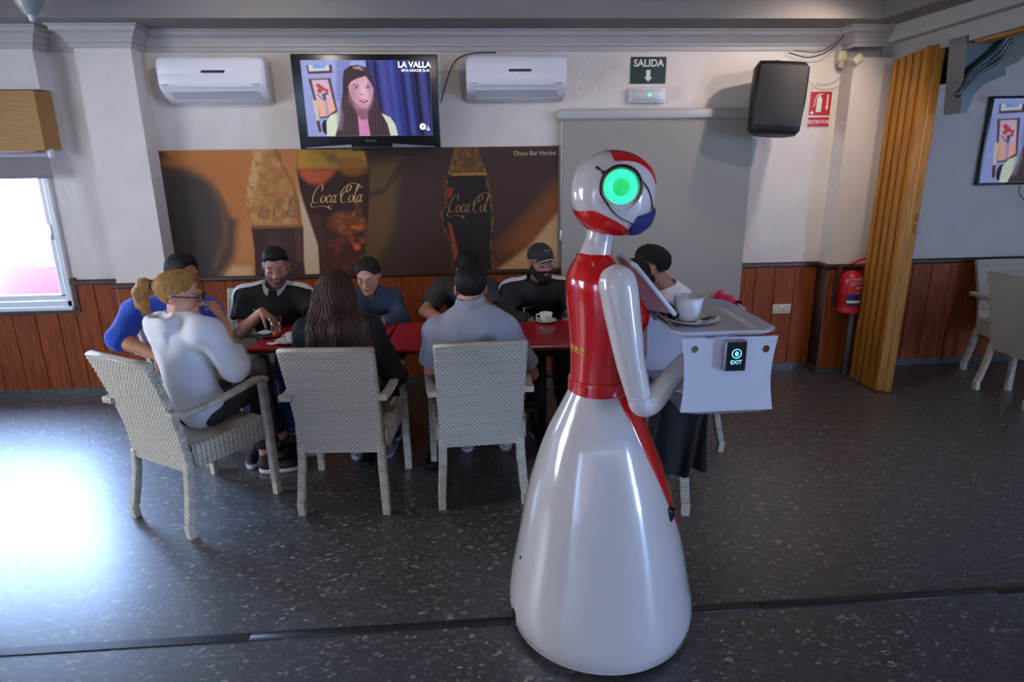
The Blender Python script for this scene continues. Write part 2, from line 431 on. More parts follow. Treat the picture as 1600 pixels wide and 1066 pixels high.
def cone(a, b, r1, r2=None, flat=None):
    a = np.asarray(a, float); b = np.asarray(b, float); r2 = r1 if r2 is None else r2; ab = b - a; L2 = ab @ ab; L = math.sqrt(L2); rm = max(r1, r2)
    def fn(X, Y, Z):
        x, y, z = X - a[0], Y - a[1], Z - a[2]; t0 = (x * ab[0] + y * ab[1] + z * ab[2]) / L2; t = np.clip(t0, 0, 1)
        d = np.sqrt((x - ab[0] * t) ** 2 + (y - ab[1] * t) ** 2 + (z - ab[2] * t) ** 2) - (r1 + (r2 - r1) * t)
        if flat is not None: d = np.maximum(d, (t0 - flat) * L)
        return d
    return fn, np.minimum(a, b) - rm, np.maximum(a, b) + rm
def ellp(c, r, M=None):
    c = np.asarray(c, float); r = np.asarray(r, float); rm = r.max(); Q = np.eye(3) if M is None else np.asarray(M)   # columns = axes
    if M is None: ext = r
    else: ext = np.sqrt(((Q * r) ** 2).sum(1))
    def fn(X, Y, Z):
        x, y, z = X - c[0], Y - c[1], Z - c[2]
        u = [(x * Q[0, i] + y * Q[1, i] + z * Q[2, i]) / r[i] for i in range(3)]
        k0 = np.sqrt(u[0] ** 2 + u[1] ** 2 + u[2] ** 2); k1 = np.sqrt((u[0] / r[0]) ** 2 + (u[1] / r[1]) ** 2 + (u[2] / r[2]) ** 2)
        return k0 * (k0 - 1) / np.maximum(k1, 1e-6)
    return fn, c - ext, c + ext
# ------------------------------------------------------------------ the room
YW = 4.98
struct('floor', MB().box((0.8, 1.2, -.05), (13.4, 9.6, .1)), M_floor)
# back wall with the window opening (x -4.6..-2.98, z .74..1.83)
w = MB(); wx0, wx1, wz0, wz1 = -4.55, -2.95, 0.70, 1.84
w.box(((-5.6 + wx0) / 2, YW + .09, 1.4), (wx0 + 5.6, .18, 2.8)); w.box(((wx0 + wx1) / 2, YW + .09, wz0 / 2), (wx1 - wx0, .18, wz0))
w.box(((wx0 + wx1) / 2, YW + .09, (wz1 + 2.8) / 2), (wx1 - wx0, .18, 2.8 - wz1)); w.box(((wx1 + 7.4) / 2, YW + .09, 1.4), (7.4 - wx1, .18, 2.8))
w_back = struct('wall_back', w, M_wall)
struct('wall_left', MB().box((-4.8, 1.2, 1.4), (.12, 7.6, 2.8)), M_wall)
struct('wall_right', MB().box((7.3, 1.2, 1.4), (.12, 7.6, 2.8)), M_wall)
struct('wall_rear', MB().box((.8, -3.5, 1.4), (13.2, .12, 2.8)), M_wall)
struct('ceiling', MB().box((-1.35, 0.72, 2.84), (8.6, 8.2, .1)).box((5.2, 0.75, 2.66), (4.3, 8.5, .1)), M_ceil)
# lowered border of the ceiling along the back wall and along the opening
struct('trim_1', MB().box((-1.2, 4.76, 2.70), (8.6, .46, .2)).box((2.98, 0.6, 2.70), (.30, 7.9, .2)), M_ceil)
struct('wall_column_left', MB().box((-2.34, 4.885, 1.22), (.36, .20, 2.52)), M_wall)
struct('wall_column_right', MB().box((3.0, 4.90, 1.2), (.34, .16, 2.4)), M_wall)
struct('wall_bulkhead', MB().box((-3.9, 4.90, 2.40), (2.2, .16, .36)), M_wall)
# beam over the folding door
def beam(x, y0, z0, y1, z1, wd, h):
    b = MB(); P = []
    for y, z in ((y0, z0), (y1, z1)):
        P.append([(x, y, z), (x + wd, y, z), (x + wd, y, z + h), (x, y, z + h)])
    b.grid(P, cv=True); return b
struct('wall_beam', beam(3.12, 4.96, 2.365, -3.4, 2.66, .16, .5), M_corn)
struct('wall_beam_track', beam(3.16, 4.8, 2.352, -3.3, 2.645, .07, .02), M_pine)
# cornice: profile swept round the columns
def sweep_path(pts, prof):
    """pts (x,y) seen from above, room side on the right of travel; prof (out, z)"""
    pts = np.asarray(pts, float); n = len(pts); P = []
    for i in range(n):
        a = nrm(pts[i] - pts[i - 1]) if i > 0 else nrm(pts[1] - pts[0]); b = nrm(pts[i + 1] - pts[i]) if i < n - 1 else a
        na = np.array([a[1], -a[0]]); nb = np.array([b[1], -b[0]]); m = nrm(na + nb); m = m / max(.3, m @ na)
        P.append([(pts[i][0] + m[0] * o, pts[i][1] + m[1] * o, z) for o, z in prof])
    return MB().grid(P)
prof = [(0, 2.468), (.018, 2.468), (.020, 2.495), (.032, 2.50), (.034, 2.515), (.06, 2.55), (.085, 2.565), (.09, 2.585), (.105, 2.59), (.105, 2.602), (0, 2.604)]
struct('trim_2', sweep_path([(-5.4, 4.82), (-2.80, 4.82), (-2.80, YW), (-2.52, YW), (-2.52, 4.785), (-2.16, 4.785), (-2.16, YW), (2.83, YW), (2.83, 4.82), (3.12, 4.82)], prof), M_corn)
struct('trim_3', beam(3.045, 4.8, 2.49, -3.4, 2.66, .075, .12), M_corn)
# wainscot: planks, cap and stone skirting
PW = 0.1655
pl0 = None
def planks(x0, x1, y, z0, z1, parent, nrmdir=-1):
    global pl0
    x = x0
    while x < x1 - .02:
        wd = min(PW, x1 - x)
        if pl0 is None or wd < PW - .001 or z1 - z0 < .7:
            o = part('plank', MB().rbox((0, 0, 0), (wd - .003, .014, z1 - z0), .003, seg=1), M_plank, None, smooth=False)
            if pl0 is None and wd >= PW - .001 and z1 - z0 >= .7: pl0 = o
        else:
            o = pl0.copy(); COL.objects.link(o)
        o.parent = parent; o.location = (x + wd / 2, y, (z0 + z1) / 2); x += wd
planks(-2.16, 2.84, YW - .009, .05, .875, w_back)
planks(-2.95, -2.52, YW - .009, .05, .875, w_back)
planks(-5.4, -2.95, YW - .009, .05, .68, w_back)
wcl = bpy.data.objects['wall_column_left']; wcr = bpy.data.objects['wall_column_right']
planks(-2.52, -2.16, 4.785 - .008, .05, .875, wcl); planks(2.83, 3.12, 4.82 - .008, .05, .865, wcr)
part('plank', MB().box((-2.16 + .006, 4.88, .46), (.012, .18, .83)), M_cap, wcl); part('plank', MB().box((-2.52 - .006, 4.88, .46), (.012, .18, .83)), M_cap, wcl)
part('plank', MB().box((2.83 - .006, 4.9, .455), (.012, .16, .82)), M_cap, wcr)
planks(3.3, 7.2, YW - .009, .05, .855, w_back)
capp = [(0, .868), (.022, .868), (.028, .876), (.028, .896), (.018, .905), (0, .905)]
struct('trim_4', sweep_path([(-2.95, YW), (-2.52, YW), (-2.52, 4.785), (-2.16, 4.785), (-2.16, YW), (2.83, YW), (2.83, 4.82), (3.12, 4.82)], capp), M_cap)
struct('trim_5', sweep_path([(3.28, YW), (7.2, YW)], capp), M_cap)
struct('trim_6', MB().box((-4.15, YW - .013, .672), (2.46, .026, .035)).box((-2.925, YW - .012, .79), (.035, .024, .26)), M_cap)
struct('baseboard_back', sweep_path([(-5.4, YW), (-2.52, YW), (-2.52, 4.785), (-2.16, 4.785), (-2.16, YW), (2.83, YW), (2.83, 4.82), (3.12, 4.82)], [(.018, 0), (.018, .055), (.013, .06), (0, .06)]), M_skirt)
struct('baseboard_right', sweep_path([(3.28, YW), (7.2, YW)], [(.018, 0), (.018, .055), (.013, .06), (0, .06)]), M_skirt)
# dark metal strip let into the floor, in lengths
sl = struct('floor_strip', MB().rbox((-1.37, 2.121, .001), (1.0, .042, .006), .001, seg=1), M_strip)
for i, x in enumerate([-2.37 - 1.0, -2.37, -.37, .63, 1.63, 2.63]):
    part('strip_length', MB().rbox((x, 2.121 + .0002 * i, .001), (.997, .042, .006), .001, seg=1), M_strip, sl)
# window
win = struct('window_1', MB(), M_alu) if False else None
fr = MB()
for (x, z, sx, sz) in (((wx0 + wx1) / 2, .728, wx1 - wx0, .06), ((wx0 + wx1) / 2, 1.815, wx1 - wx0, .05), (-2.965, 1.27, .045, 1.13), (wx0 + .02, 1.27, .045, 1.13)):
    fr.rbox((x, YW + .005, z), (sx, .07, sz), .006, seg=1)
wobj = struct('window_1', fr, M_alu)
sash = MB()
for (x, z, sx, sz) in ((-3.4, .775, .82, .045), (-3.4, 1.79, .82, .045), (-3.013, 1.28, .05, 1.0), (-3.79, 1.28, .05, 1.0)):
    sash.rbox((x, YW + .02, z), (sx, .04, sz), .005, seg=1)
part('sash', sash, M_alu, wobj, smooth=False)
sash = MB()
for (x, z, sx, sz) in ((-4.16, .775, .76, .045), (-4.16, 1.79, .76, .045), (-3.80, 1.28, .05, 1.0), (-4.51, 1.28, .05, 1.0)):
    sash.rbox((x, YW + .05, z), (sx, .03, sz), .005, seg=1)
part('sash', sash, M_alu, wobj, smooth=False)
part('latch', MB().rbox((-3.01, YW - .006, 1.26), (.022, .02, .11), .006), M_steel, wobj)
part('pane', MB().box((-3.4, YW + .02, 1.28), (.76, .004, 1.0)), M_pane, wobj, smooth=False)
part('pane', MB().box((-4.16, YW + .05, 1.28), (.7, .004, 1.0)), M_pane, wobj, smooth=False)
part('sill', MB().rbox((-3.75, YW - .02, .70), (1.62, .07, .03), .004, seg=1), M_alu, wobj, smooth=False)

# outside the window: pavement, house front and a red car
struct('ground_street', MB().box((-5, 12, -.12), (18, 13.4, .1)), mat('pavement', (170, 168, 165), .8, var=.1))
bl = thing('building', 'pale rendered house front across the street outside the window', 'building', (-6, 13.2, -.1))
part('facade', MB().box((-6, 13.3, 3), (14, .4, 6.2)), mat('render_pale', (225, 220, 210), .8), bl, smooth=False)
for k in range(4): part('window', MB().rbox((-11 + 3 * k, 13.08, 1.6), (1.1, .06, 1.4), .01, seg=1), mat('far_glass', (120, 130, 145), .1), bl, smooth=False)
car = thing('car', 'red estate car parked on the street just outside the window', 'car', (-5.2, 7.0, -.07))
M_car = mat('car_paint', (190, 26, 34), .25, coat=.6); M_cglass = mat('car_glass', (200, 205, 215), .08); M_tyre = mat('tyre', (22, 22, 22), .8)
def car_side(u):  # half width profile over height
    return np.interp(u, [.16, .35, .65, .88, 1.0, 1.42, 1.5], [.80, .85, .87, .86, .80, .62, .5])
CX0, CX1 = -7.2, -3.05
top = [(-7.2, .30), (-7.2, .85), (-6.9, .98), (-6.2, 1.04), (-5.75, 1.42), (-5.2, 1.53), (-4.2, 1.52), (-3.5, 1.40), (-3.12, 1.0), (-3.05, .8), (-3.05, .35)]
tx = np.array(top)
xs = np.linspace(CX0, CX1, 60); ztop = np.interp(xs, tx[1:-1, 0], tx[1:-1, 1])
P = []
for x, zt in zip(xs, ztop):
    zz = np.linspace(.2, zt, 12); row = [(x, 7.4 - car_side(z), z - .07) for z in zz]; row += [(x, 7.4 + car_side(z), z - .07) for z in zz[::-1]]
    P.append(row)
b = MB().grid(P, cv=True)
b.f.append(tuple(range(24))); b.f.append(tuple(59 * 24 + i for i in range(24))[::-1])
part('body', b, M_car, car)
for (xa, xb, n) in ((-5.62, -4.85, 'door_glass'), (-4.75, -3.95, 'door_glass'), (-3.85, -3.42, 'quarter_glass')):
    q = []
    for x in np.linspace(xa, xb, 6):
        zt = np.interp(x, tx[1:-1, 0], tx[1:-1, 1]) - .09
        q.append([(x, 7.4 - car_side(z) - .006, z - .07) for z in np.linspace(1.0, max(1.05, zt), 5)])
    part(n, MB().grid(q), M_cglass, car)
for x in (-4.80, -3.90): part('door_seam', MB().tube([(x, 7.4 - car_side(z) - .002, z - .07) for z in np.linspace(.3, 1.45, 9)], .006, 4), M_tyre, car)
for x in (-4.05, -5.0): part('door_handle', MB().rbox((x, 6.515, .80), (.2, .035, .045), .015), M_white_pl, car)
for x in (-6.4, -3.75):
    for y in (6.62, 8.18):
        wh = part('wheel', MB().lathe([(.02, -.1), (.26, -.1), (.31, -.07), (.31, .07), (.26, .1), (.02, .1)], (x, y, .21), 24, axis=1), M_tyre, car)
        part('rim', MB().lathe([(.01, -.105), (.19, -.105), (.2, -.09)], (x, y, .21), 16, axis=1), M_steel, wh)
part('tail_lamp', MB().rbox((-3.08, 6.72, .83), (.05, .14, .3), .02), mat('lamp_red', (190, 20, 20), .2), car)

# shutter box and roller blind
tag(part('shutter_box', MB().rbox((-3.9, 4.885, 2.02), (2.15, .19, .385), .003, seg=1), M_box, smooth=False), 'light brown wooden shutter box above the window', 'shutter box')
rb = thing('roller_blind', 'grey brown roller blind rolled almost up over the window', 'blind', (-3.8, 4.88, 1.8))
part('roller', MB().tube([(-4.8, 4.84, 1.80), (-2.85, 4.84, 1.80)], .017, 14), M_alu, rb)
part('cloth', MB().box((-3.83, 4.86, 1.73), (1.95, .003, .15)), M_blind, rb, smooth=False)
part('bottom_bar', MB().rbox((-3.83, 4.86, 1.652), (1.95, .008, .018), .003), M_blind, rb)
part('bracket', MB().rbox((-2.83, 4.85, 1.81), (.03, .05, .06), .008), M_alu, rb)
ch = MB()
for (x0, x1) in ((-2.838, -2.69), (-2.82, -2.655)):
    for t in np.linspace(0, 1, 70): ch.box((x0 + (x1 - x0) * t * .6, 4.835 + .05 * t, 1.80 - .86 * t), (.005, .005, .006))
part('bead_chain', ch, M_alu, rb, kind='stuff')

# ------------------------------------------------------------------ projection screen, signs, air conditioners, loudspeaker
ps = thing('projection_screen', 'grey roll-down projection screen hanging right of the poster', 'projection screen', (1.45, 4.90, .55))
part('casing', MB().rbox((1.455, 4.93, 2.035), (1.52, .07, .075), .02), mat('casing_paint', (176, 174, 172), .5), ps)
part('screen_cloth', MB().box((1.455, 4.925, 1.29), (1.44, .004, 1.47)), M_screen_cloth, ps, smooth=False)
part('bottom_bar', MB().rbox((1.455, 4.925, .545), (1.46, .02, .03), .006), M_grey_pl, ps)
part('pull_cord', MB().tube([(.728, 4.92, 2.0), (.727, 4.925, 1.2)], .003, 6).tube([(.727, 4.925, 1.2), (.727, 4.925, 1.12)], .008, 8), M_white_pl, ps)

def aircon(cx, label):
    t = thing('air_conditioner', label, 'air conditioner', (cx, YW, 2.1), group='air conditioners')
    pr_ = [(0, 2.415), (-.165, 2.415), (-.195, 2.40), (-.205, 2.36), (-.20, 2.24), (-.175, 2.20), (-.10, 2.155), (-.03, 2.125), (0, 2.125)]
    x0, x1 = cx - .352, cx + .352; b = MB(); pp = np.array(pr_); cen = np.array([-.09, 2.27]); rows = []
    for x, s in ((x0, .90), (x0 + .008, .97), (x0 + .022, 1), (x1 - .022, 1), (x1 - .008, .97), (x1, .90)):
        rows.append([(x, YW + (cen[0] + (q[0] - cen[0]) * s), cen[1] + (q[1] - cen[1]) * s) for q in pp])
    b.grid(rows, cv=True); n = len(pp); b.f.append(tuple(range(n))); b.f.append(tuple(5 * n + i for i in range(n))[::-1])
    part('housing', b, M_ac, t, angle=40)
    # slightly bowed front panel
    R = []
    for z, y in ((2.222, -.208), (2.23, -.214), (2.30, -.219), (2.305, -.2165), (2.31, -.219), (2.39, -.214), (2.408, -.203), (2.416, -.19)):
        R.append([(cx + u * .332, YW + y + .012 * abs(u) ** 8, z) for u in np.linspace(-1, 1, 21)])
    part('front_panel', MB().grid(R), M_ac, t)
    part('display', MB().rbox((cx + .02, YW - .219, 2.318), (.155, .006, .017), .006), M_black, t)
    part('air_flap', MB().add([(cx - .29, YW - .172, 2.196), (cx + .29, YW - .172, 2.196), (cx + .29, YW - .10, 2.150), (cx - .29, YW - .10, 2.150)], [(0, 1, 2, 3)]).tube([(cx - .29, YW - .176, 2.197), (cx + .29, YW - .176, 2.197)], .004, 6).tube([(cx - .29, YW - .1, 2.150), (cx + .29, YW - .1, 2.150)], .003, 6), M_grey_pl if False else mat('flap_plastic', (196, 196, 204), .4), t)
    bd = MB()
    for u in (-.30, .29): bd.box((cx + u, YW - .2165, 2.236), (.05, .002, .007))
    for u in (-.02, .02, .06): bd.box((cx + u, YW - .2195, 2.298), (.012, .002, .003))
    part('badge', bd, M_grey_pl, t, smooth=False, kind='stuff')
    return t
aircon(-1.665, 'white wall air conditioner at the left, beside the column')
aircon(.392, 'white wall air conditioner at the right of the television')

def sign(name, label, cx, cz, wd, ht, mback):
    t = thing(name, label, 'sign', (cx, YW, cz - ht / 2)); part('plate', MB().rbox((cx, YW - .004, cz), (wd, .006, ht), .001, seg=1), mback, t, smooth=False); return t
M_signg = mat('sign_green', (8, 40, 32), .4); M_signw = mat('sign_white', (222, 224, 214), .5); M_signr = mat('sign_red', (180, 26, 36), .45)
t = sign('exit_sign', 'dark green SALIDA sign with a white down arrow', 1.368, 2.338, .262, .182, M_signg)
tx_ = MB(); text_on(tx_, 'SALIDA', .068, (1.368, YW - .009, 2.385), bold=.0016); part('lettering', tx_, M_signw, t, smooth=False)
ar = MB().box((1.368, YW - .009, 2.315), (.030, .002, .05)).add([(1.338, YW - .01, 2.292), (1.398, YW - .01, 2.292), (1.368, YW - .01, 2.26)], [(0, 1, 2)])
part('arrow', ar, M_signw, t, smooth=False)
t = thing('emergency_light', 'white emergency light with a green lamp under the SALIDA sign', 'light', (1.36, YW, 2.1))
part('housing', MB().rbox((1.362, YW - .025, 2.165), (.27, .05, .105), .014), M_white_pl, t)
part('diffuser', MB().rbox((1.362, YW - .054, 2.165), (.235, .012, .075), .005), mat('diffuser', (190, 196, 196), .25), t)
part('led', MB().ell((1.37, YW - .062, 2.168), (.010, .006, .010), 8), mat('led_green', (60, 255, 80), .3, emit=(60, 255, 80), estr=9), t)
part('louvre', MB().box((1.362, YW - .061, 2.19), (.2, .002, .003)).box((1.362, YW - .061, 2.15), (.2, .002, .003)).box((1.362, YW - .061, 2.135), (.2, .002, .003)), M_grey_pl, t, smooth=False)
t = sign('extinguisher_sign', 'red EXTINTOR sign with a white extinguisher and arrow', 2.695, 2.064, .178, .262, M_signw)
part('red_panel', MB().box((2.695, YW - .0085, 2.10), (.166, .002, .17)), M_signr, t, smooth=False)
part('red_label', MB().box((2.695, YW - .0085, 1.97), (.166, .002, .066)), M_signr, t, smooth=False)
tx_ = MB(); text_on(tx_, 'EXTINTOR', .037, (2.695, YW - .0105, 1.968), bold=.0006, sx=.92); part('lettering', tx_, M_signw, t, smooth=False)
ic = MB(); yb = YW - .0105
pg = [(-.025, -.06), (.015, -.06), (.015, .03), (.008, .045), (-.002, .052), (-.002, .062), (.02, .066), (.018, .07), (-.012, .068), (-.03, .058), (-.042, .03), (-.046, -.02), (-.04, -.02), (-.036, .03), (-.027, .05), (-.012, .06), (-.01, .052), (-.02, .045), (-.025, .03)]
ic.prism([(2.69 + a, 2.10 + c) for a, c in pg], 1, yb, yb + .001)
ic.box((2.747, yb, 2.118), (.012, .002, .09)).add([(2.733, yb, 2.078), (2.761, yb, 2.078), (2.747, yb, 2.05)], [(0, 1, 2)])
ic.lathe([(.001, 0), (.010, 0), (.012, .001)], (2.635, yb, 2.035), 12, axis=1)
part('pictogram', ic, M_signw, t, smooth=False)
t = thing('wall_socket', 'cream double wall socket on the wooden panelling', 'socket', (2.55, YW - .02, .48))
part('plate', MB().rbox((2.55, YW - .026, .524), (.155, .014, .078), .006), mat('cream_plastic', (206, 196, 168), .4), t)
for x in (2.512, 2.588):
    s_ = part('outlet', MB().lathe([(.001, -.030), (.02, -.030), (.021, -.036), (.026, -.036), (.027, -.033)], (x, YW, .524), 20, axis=1), mat('cream_dark', (170, 158, 130), .45), t)
t = thing('loudspeaker', 'black wall loudspeaker tilted under the cornice above the extinguisher sign', 'loudspeaker', (2.2, YW - .3, 1.85), 0)
Rs = rotm(math.radians(-9), math.radians(0), math.radians(-14)) @ rotm(0, math.radians(4), 0)
cs = np.array([2.205, 4.66, 2.105])
P = []
for zz, wv, dv in [(-.245, .12, .06), (-.24, .15, .09), (-.215, .17, .105), (0, .182, .125), (.20, .18, .125), (.232, .16, .10), (.24, .13, .07)]:
    row = []
    for k in range(32):
        a = 2 * PI * k / 32; ca, sa = math.cos(a), math.sin(a); e = .45
        x = wv * math.copysign(abs(ca) ** e, ca); y = dv * math.copysign(abs(sa) ** e, sa)
        if y > 0: x *= (1 - .35 * y / dv)
        row.append((x, y, zz))
    P.append(row)
P = np.array(P) @ Rs.T + cs; b = MB().grid(P, cv=True); b.f.append(tuple(range(32))); b.f.append(tuple(6 * 32 + i for i in range(32))[::-1])
part('cabinet', b, M_speaker, t, angle=50)
g = np.array([[(x * .155, -.127 - .012 * (1 - x * x) * (1 - (z / 1.1) ** 4), z * .20) for x in np.linspace(-1, 1, 13)] for z in np.linspace(-1, 1, 15)])
part('grille', MB().grid(g @ Rs.T + cs), M_blackmat, t)
part('badge', MB().rbox(np.array([0, -.133, -.185]) @ Rs.T + cs, (.04, .006, .012), .002, R=Rs), M_dark_metal, t)
part('bracket', MB().tube([(2.24, 4.97, 2.34), (2.23, 4.85, 2.36), (2.22, 4.70, 2.345)], .014, 8).rbox((2.24, 4.965, 2.34), (.09, .02, .12), .004), M_dark_metal, t)
part('bracket', MB().ell(np.array([-.03, .02, .245]) @ Rs.T + cs, (.05, .03, .025), 8).ell(np.array([.09, .05, .24]) @ Rs.T + cs, (.03, .03, .03), 8), M_speaker, t)

def cable(name, label, pts, r, m, cat='cable'):
    return tag(part(name, MB().tube(crom(pts, 40), r, 6), m), label, cat)
M_cab = mat('cable_black', (26, 24, 24), .5); M_cabg = mat('cable_grey', (168, 164, 158), .5)
yc = YW - .012
cable('television_cable', 'black cable running from the television up to the cornice', [at(689, 160, Y=4.87), at(697, 130, Y=yc), at(708, 100, Y=yc), at(722, 88, Y=yc), at(742, 83, Y=yc), at(775, 82, Y=yc)], .004, M_cab)
cable('speaker_cable', 'black cable looping from the loudspeaker up over the cornice', [at(1232, 82, Y=4.93), at(1262, 90, Y=4.92), at(1290, 82, Y=4.86), at(1308, 68, Y=4.86), at(1318, 55, Y=4.86)], .004, M_cab)
cable('speaker_cable', 'thin dark cable beside the black speaker cable over the cornice', [at(1240, 79, Y=4.93), at(1275, 82, Y=4.92), at(1298, 72, Y=4.86), at(1312, 58, Y=4.85)], .003, M_cab)
cable('loose_wire', 'thin grey wire looping from the loudspeaker to the junction box', [at(1258, 120, Y=4.9), at(1272, 135, Y=4.95), at(1290, 140, Y=4.96), at(1315, 132, Y=4.93), at(1337, 102, Y=4.8)], .0025, M_cabg)
cable('loose_wire', 'short grey wire hanging under the junction box', [at(1276, 130, Y=4.96), at(1295, 131, Y=4.96), at(1318, 116, Y=4.93), at(1336, 100, Y=4.8)], .002, M_cabg)
t = thing('junction_box', 'cream junction box with wires high beside the column', 'junction box', at(1314, 92, Y=4.95))
part('box', MB().rbox(at(1314, 90, Y=4.95), (.06, .05, .09), .006), mat('cream_plastic'), t)
part('gland', MB().lathe([(.02, -.03), (.026, -.02), (.026, .02), (.02, .03)], at(1314, 100, Y=4.93), 14), mat('cream_dark'), t)
tag(part('wire_connector', MB().rbox(at(1340, 92, Y=4.8), (.07, .03, .05), .006, R=rotm(0, -.7, 0)), mat('cream_plastic')), 'small cream wire connector hanging under the cornice on the column', 'connector')
t = thing('ceiling_lamp', 'small white ceiling spot lamp at the top left corner', 'lamp', at(45, 4, z=2.72))
c = at(46, 6, z=2.62)
part('shade', MB().lathe([(.02, .10), (.075, .09), (.07, 0), (.035, -.055), (.03, -.06), (.001, -.06)], c, 20), mat('lamp_glass', (150, 152, 150), .3), t)
part('holder', MB().lathe([(.02, .12), (.02, -.07), (.014, -.09), (.001, -.09)], c + [0.0, 0, 0.0], 12), M_white_pl, t)

# fire extinguisher
t = thing('fire_extinguisher', 'red fire extinguisher hanging on the wall beside the folding door', 'fire extinguisher', (2.955, 4.69, .52))
ex, ey = 2.955, 4.705
part('cylinder', MB().lathe([(.001, .548), (.078, .548), (.082, .555), (.082, .572), (.076, .578), (.079, .60), (.079, .80), (.072, .835), (.045, .862), (.02, .872), (.02, .89), (.001, .89)], (ex, ey, 0), 36), M_red_paint, t)
part('valve', MB().lathe([(.02, .875), (.026, .89), (.022, .91), (.012, .92), (.001, .92)], (ex, ey, 0), 14).rbox((ex - .02, ey - .01, .90), (.06, .022, .022), .005), M_dark_metal, t)
part('lever', MB().tube(crom([(ex - .03, ey, .918), (ex + .02, ey, .94), (ex + .07, ey, .958), (ex + .12, ey, .962)], 12), .009, 8), M_red_paint, t, label='red squeeze lever')
part('carry_handle', MB().tube(crom([(ex, ey, .912), (ex + .05, ey, .912), (ex + .09, ey, .895), (ex + .11, ey, .86)], 12), .007, 8), M_red_paint, t)
part('hose', MB().tube(crom([(ex - .03, ey, .905), (ex - .09, ey, .90), (ex - .12, ey, .85), (ex - .125, ey + .01, .75), (ex - .11, ey + .02, .60)], 30), .011, 10), M_blackmat, t)
lb = mat('label_blue', (34, 36, 110), .4)
def cyl_patch(a0, a1, z0, z1, r=.0802, n=10):
    return MB().grid([[(ex + r * math.sin(a), ey - r * math.cos(a), z) for a in np.linspace(a0, a1, n)] for z in (z0, z1)])
part('blue_label', cyl_patch(-.75, .95, .615, .70), lb, t, label='blue label with a white stripe')
part('white_stripe', cyl_patch(-.72, .9, .632, .652, .0808), M_signw, t)
g = MB()
for (a0, a1, z0, z1) in [(-.45, .95, .815, .823), (-.2, .8, .805, .808), (-.75, -.3, .765, .768), (.0, .25, .742, .758), (.32, .55, .742, .758), (.62, .75, .742, .758)] + [(-.1 + .03 * (k % 3), .9, .735 - k * .006 - .02, .7365 - k * .006 - .02) for k in range(3)] + [(-.6, .9, .790 - k * .006, .7915 - k * .006) for k in range(3)]:
    q = cyl_patch(a0, a1, z0, z1, .0806, 5); g.add(np.concatenate(q.v), q.f)
part('print', g, mat('print_white', (205, 180, 180), .5), t)
part('bracket', MB().rbox((ex, ey + .1, .72), (.05, .05, .12), .004), M_dark_metal, t)
tag(part('drain_pipe', MB().tube([(3.05, 4.78, 0), (3.05, 4.78, .72)], .022, 14), mat('pipe_grey', (110, 112, 112), .45)), 'grey pipe rising from the floor beside the folding door', 'pipe')

# folding door, pushed together: wooden slats hanging from the track
fd = thing('folding_door', 'honey-brown wooden folding door pushed together at the column', 'folding door', (3.1, 4.5, 0))
A_ = at(1329, 591, z=0)[:2]; B_ = at(1366, 612, z=0)[:2]; C_ = at(1391, 613, z=0)[:2]
def slat(p, q, th, z0, z1, m=M_pine, nm='slat'):
    p = np.array(p); q = np.array(q); d = q - p; L = np.linalg.norm(d); a = math.atan2(d[1], d[0])
    o = part(nm, MB().rbox((0, 0, 0), (L, th, z1 - z0), .003, seg=1), m, None, smooth=False)
    o.parent = fd; o.matrix_parent_inverse = Matrix.Identity(4)
    c_ = (p + q) / 2; o.location = (c_[0] - 3.1, c_[1] - 4.5, (z0 + z1) / 2); o.rotation_euler = (0, 0, a)
nn = 8
for k in range(nn):
    t0, t1 = k / nn, (k + 1) / nn; p = A_ + (B_ - A_) * t0; q = A_ + (B_ - A_) * t1; off = np.array([.012, -.012]) * (1 if k % 2 else 0)
    zt = 2.365 + .04 * k / nn
    slat(p + off, q + off, .022, .012, zt)
slat(B_ + [0.002, -.004], B_ + (C_ - B_) * .50, .03, .012, 2.41); slat(B_ + (C_ - B_) * .53, C_ + [.0, 0], .034, .006, 2.415)
slat(C_ + [0, .01], C_ + [.03, .30], .02, .012, 2.41)
for k in range(3): slat(A_ + [.05 + k * .02, .01 + .01 * k], A_ + [.15 + k * .02, .09], .018, .012, 2.35)
part('groove_bead', MB().tube([(*(B_ + (C_ - B_) * .515 + [0, -.014]), .02), (*(B_ + (C_ - B_) * .515 + [0, -.014]), 2.41)], .004, 6), mat('pale_wood', (190, 150, 90), .5), fd)
for z in (1.22, 1.30): part('latch', MB().rbox((C_[0] - .02, C_[1] - .02, z), (.012, .01, .05), .003), mat('brass', (120, 90, 40), .35, metal=.8), fd)

# moulded bracket and second television in the next room
M_teal = mat('bracket_green', (52, 66, 68), .25, coat=.5)
t = thing('moulded_bracket', 'dark green moulded bracket under the beam above the folding door', 'bracket', (3.45, 4.0, 2.0))
def sheetp(px, Y): 
    q = at(px[0], px[1], Y=Y); return (q[0], q[2])
o1 = [(1484, 62), (1560, 40), (1600, 22), (1600, 62), (1582, 66), (1574, 88), (1560, 102), (1543, 110), (1542, 122), (1512, 134), (1494, 152), (1484, 178), (1474, 180)]
part('scroll', MB().prism([sheetp(q, 4.25) for q in o1], 1, 4.1, 4.25), M_teal, t, smooth=False)
for k, ins in enumerate((0, .03, .06)):
    pth = [at(x, y, Y=4.09 - .012 * k) for x, y in [(1494 + 9 * k, 150 - 12 * k), (1512 + 4 * k, 128 - 9 * k), (1540 + 2 * k, 106 - 8 * k), (1562, 92 - 9 * k), (1576, 66 - 6 * k)]]
    part('moulding', MB().tube(crom(pth, 20), .022 - .003 * k, 8), M_teal, t)
part('backing', MB().prism([sheetp(q, 4.3) for q in [(1484, 62), (1600, 20), (1600, 50), (1500, 90), (1484, 130)]], 1, 4.26, 4.4), M_dark_metal, t, smooth=False)
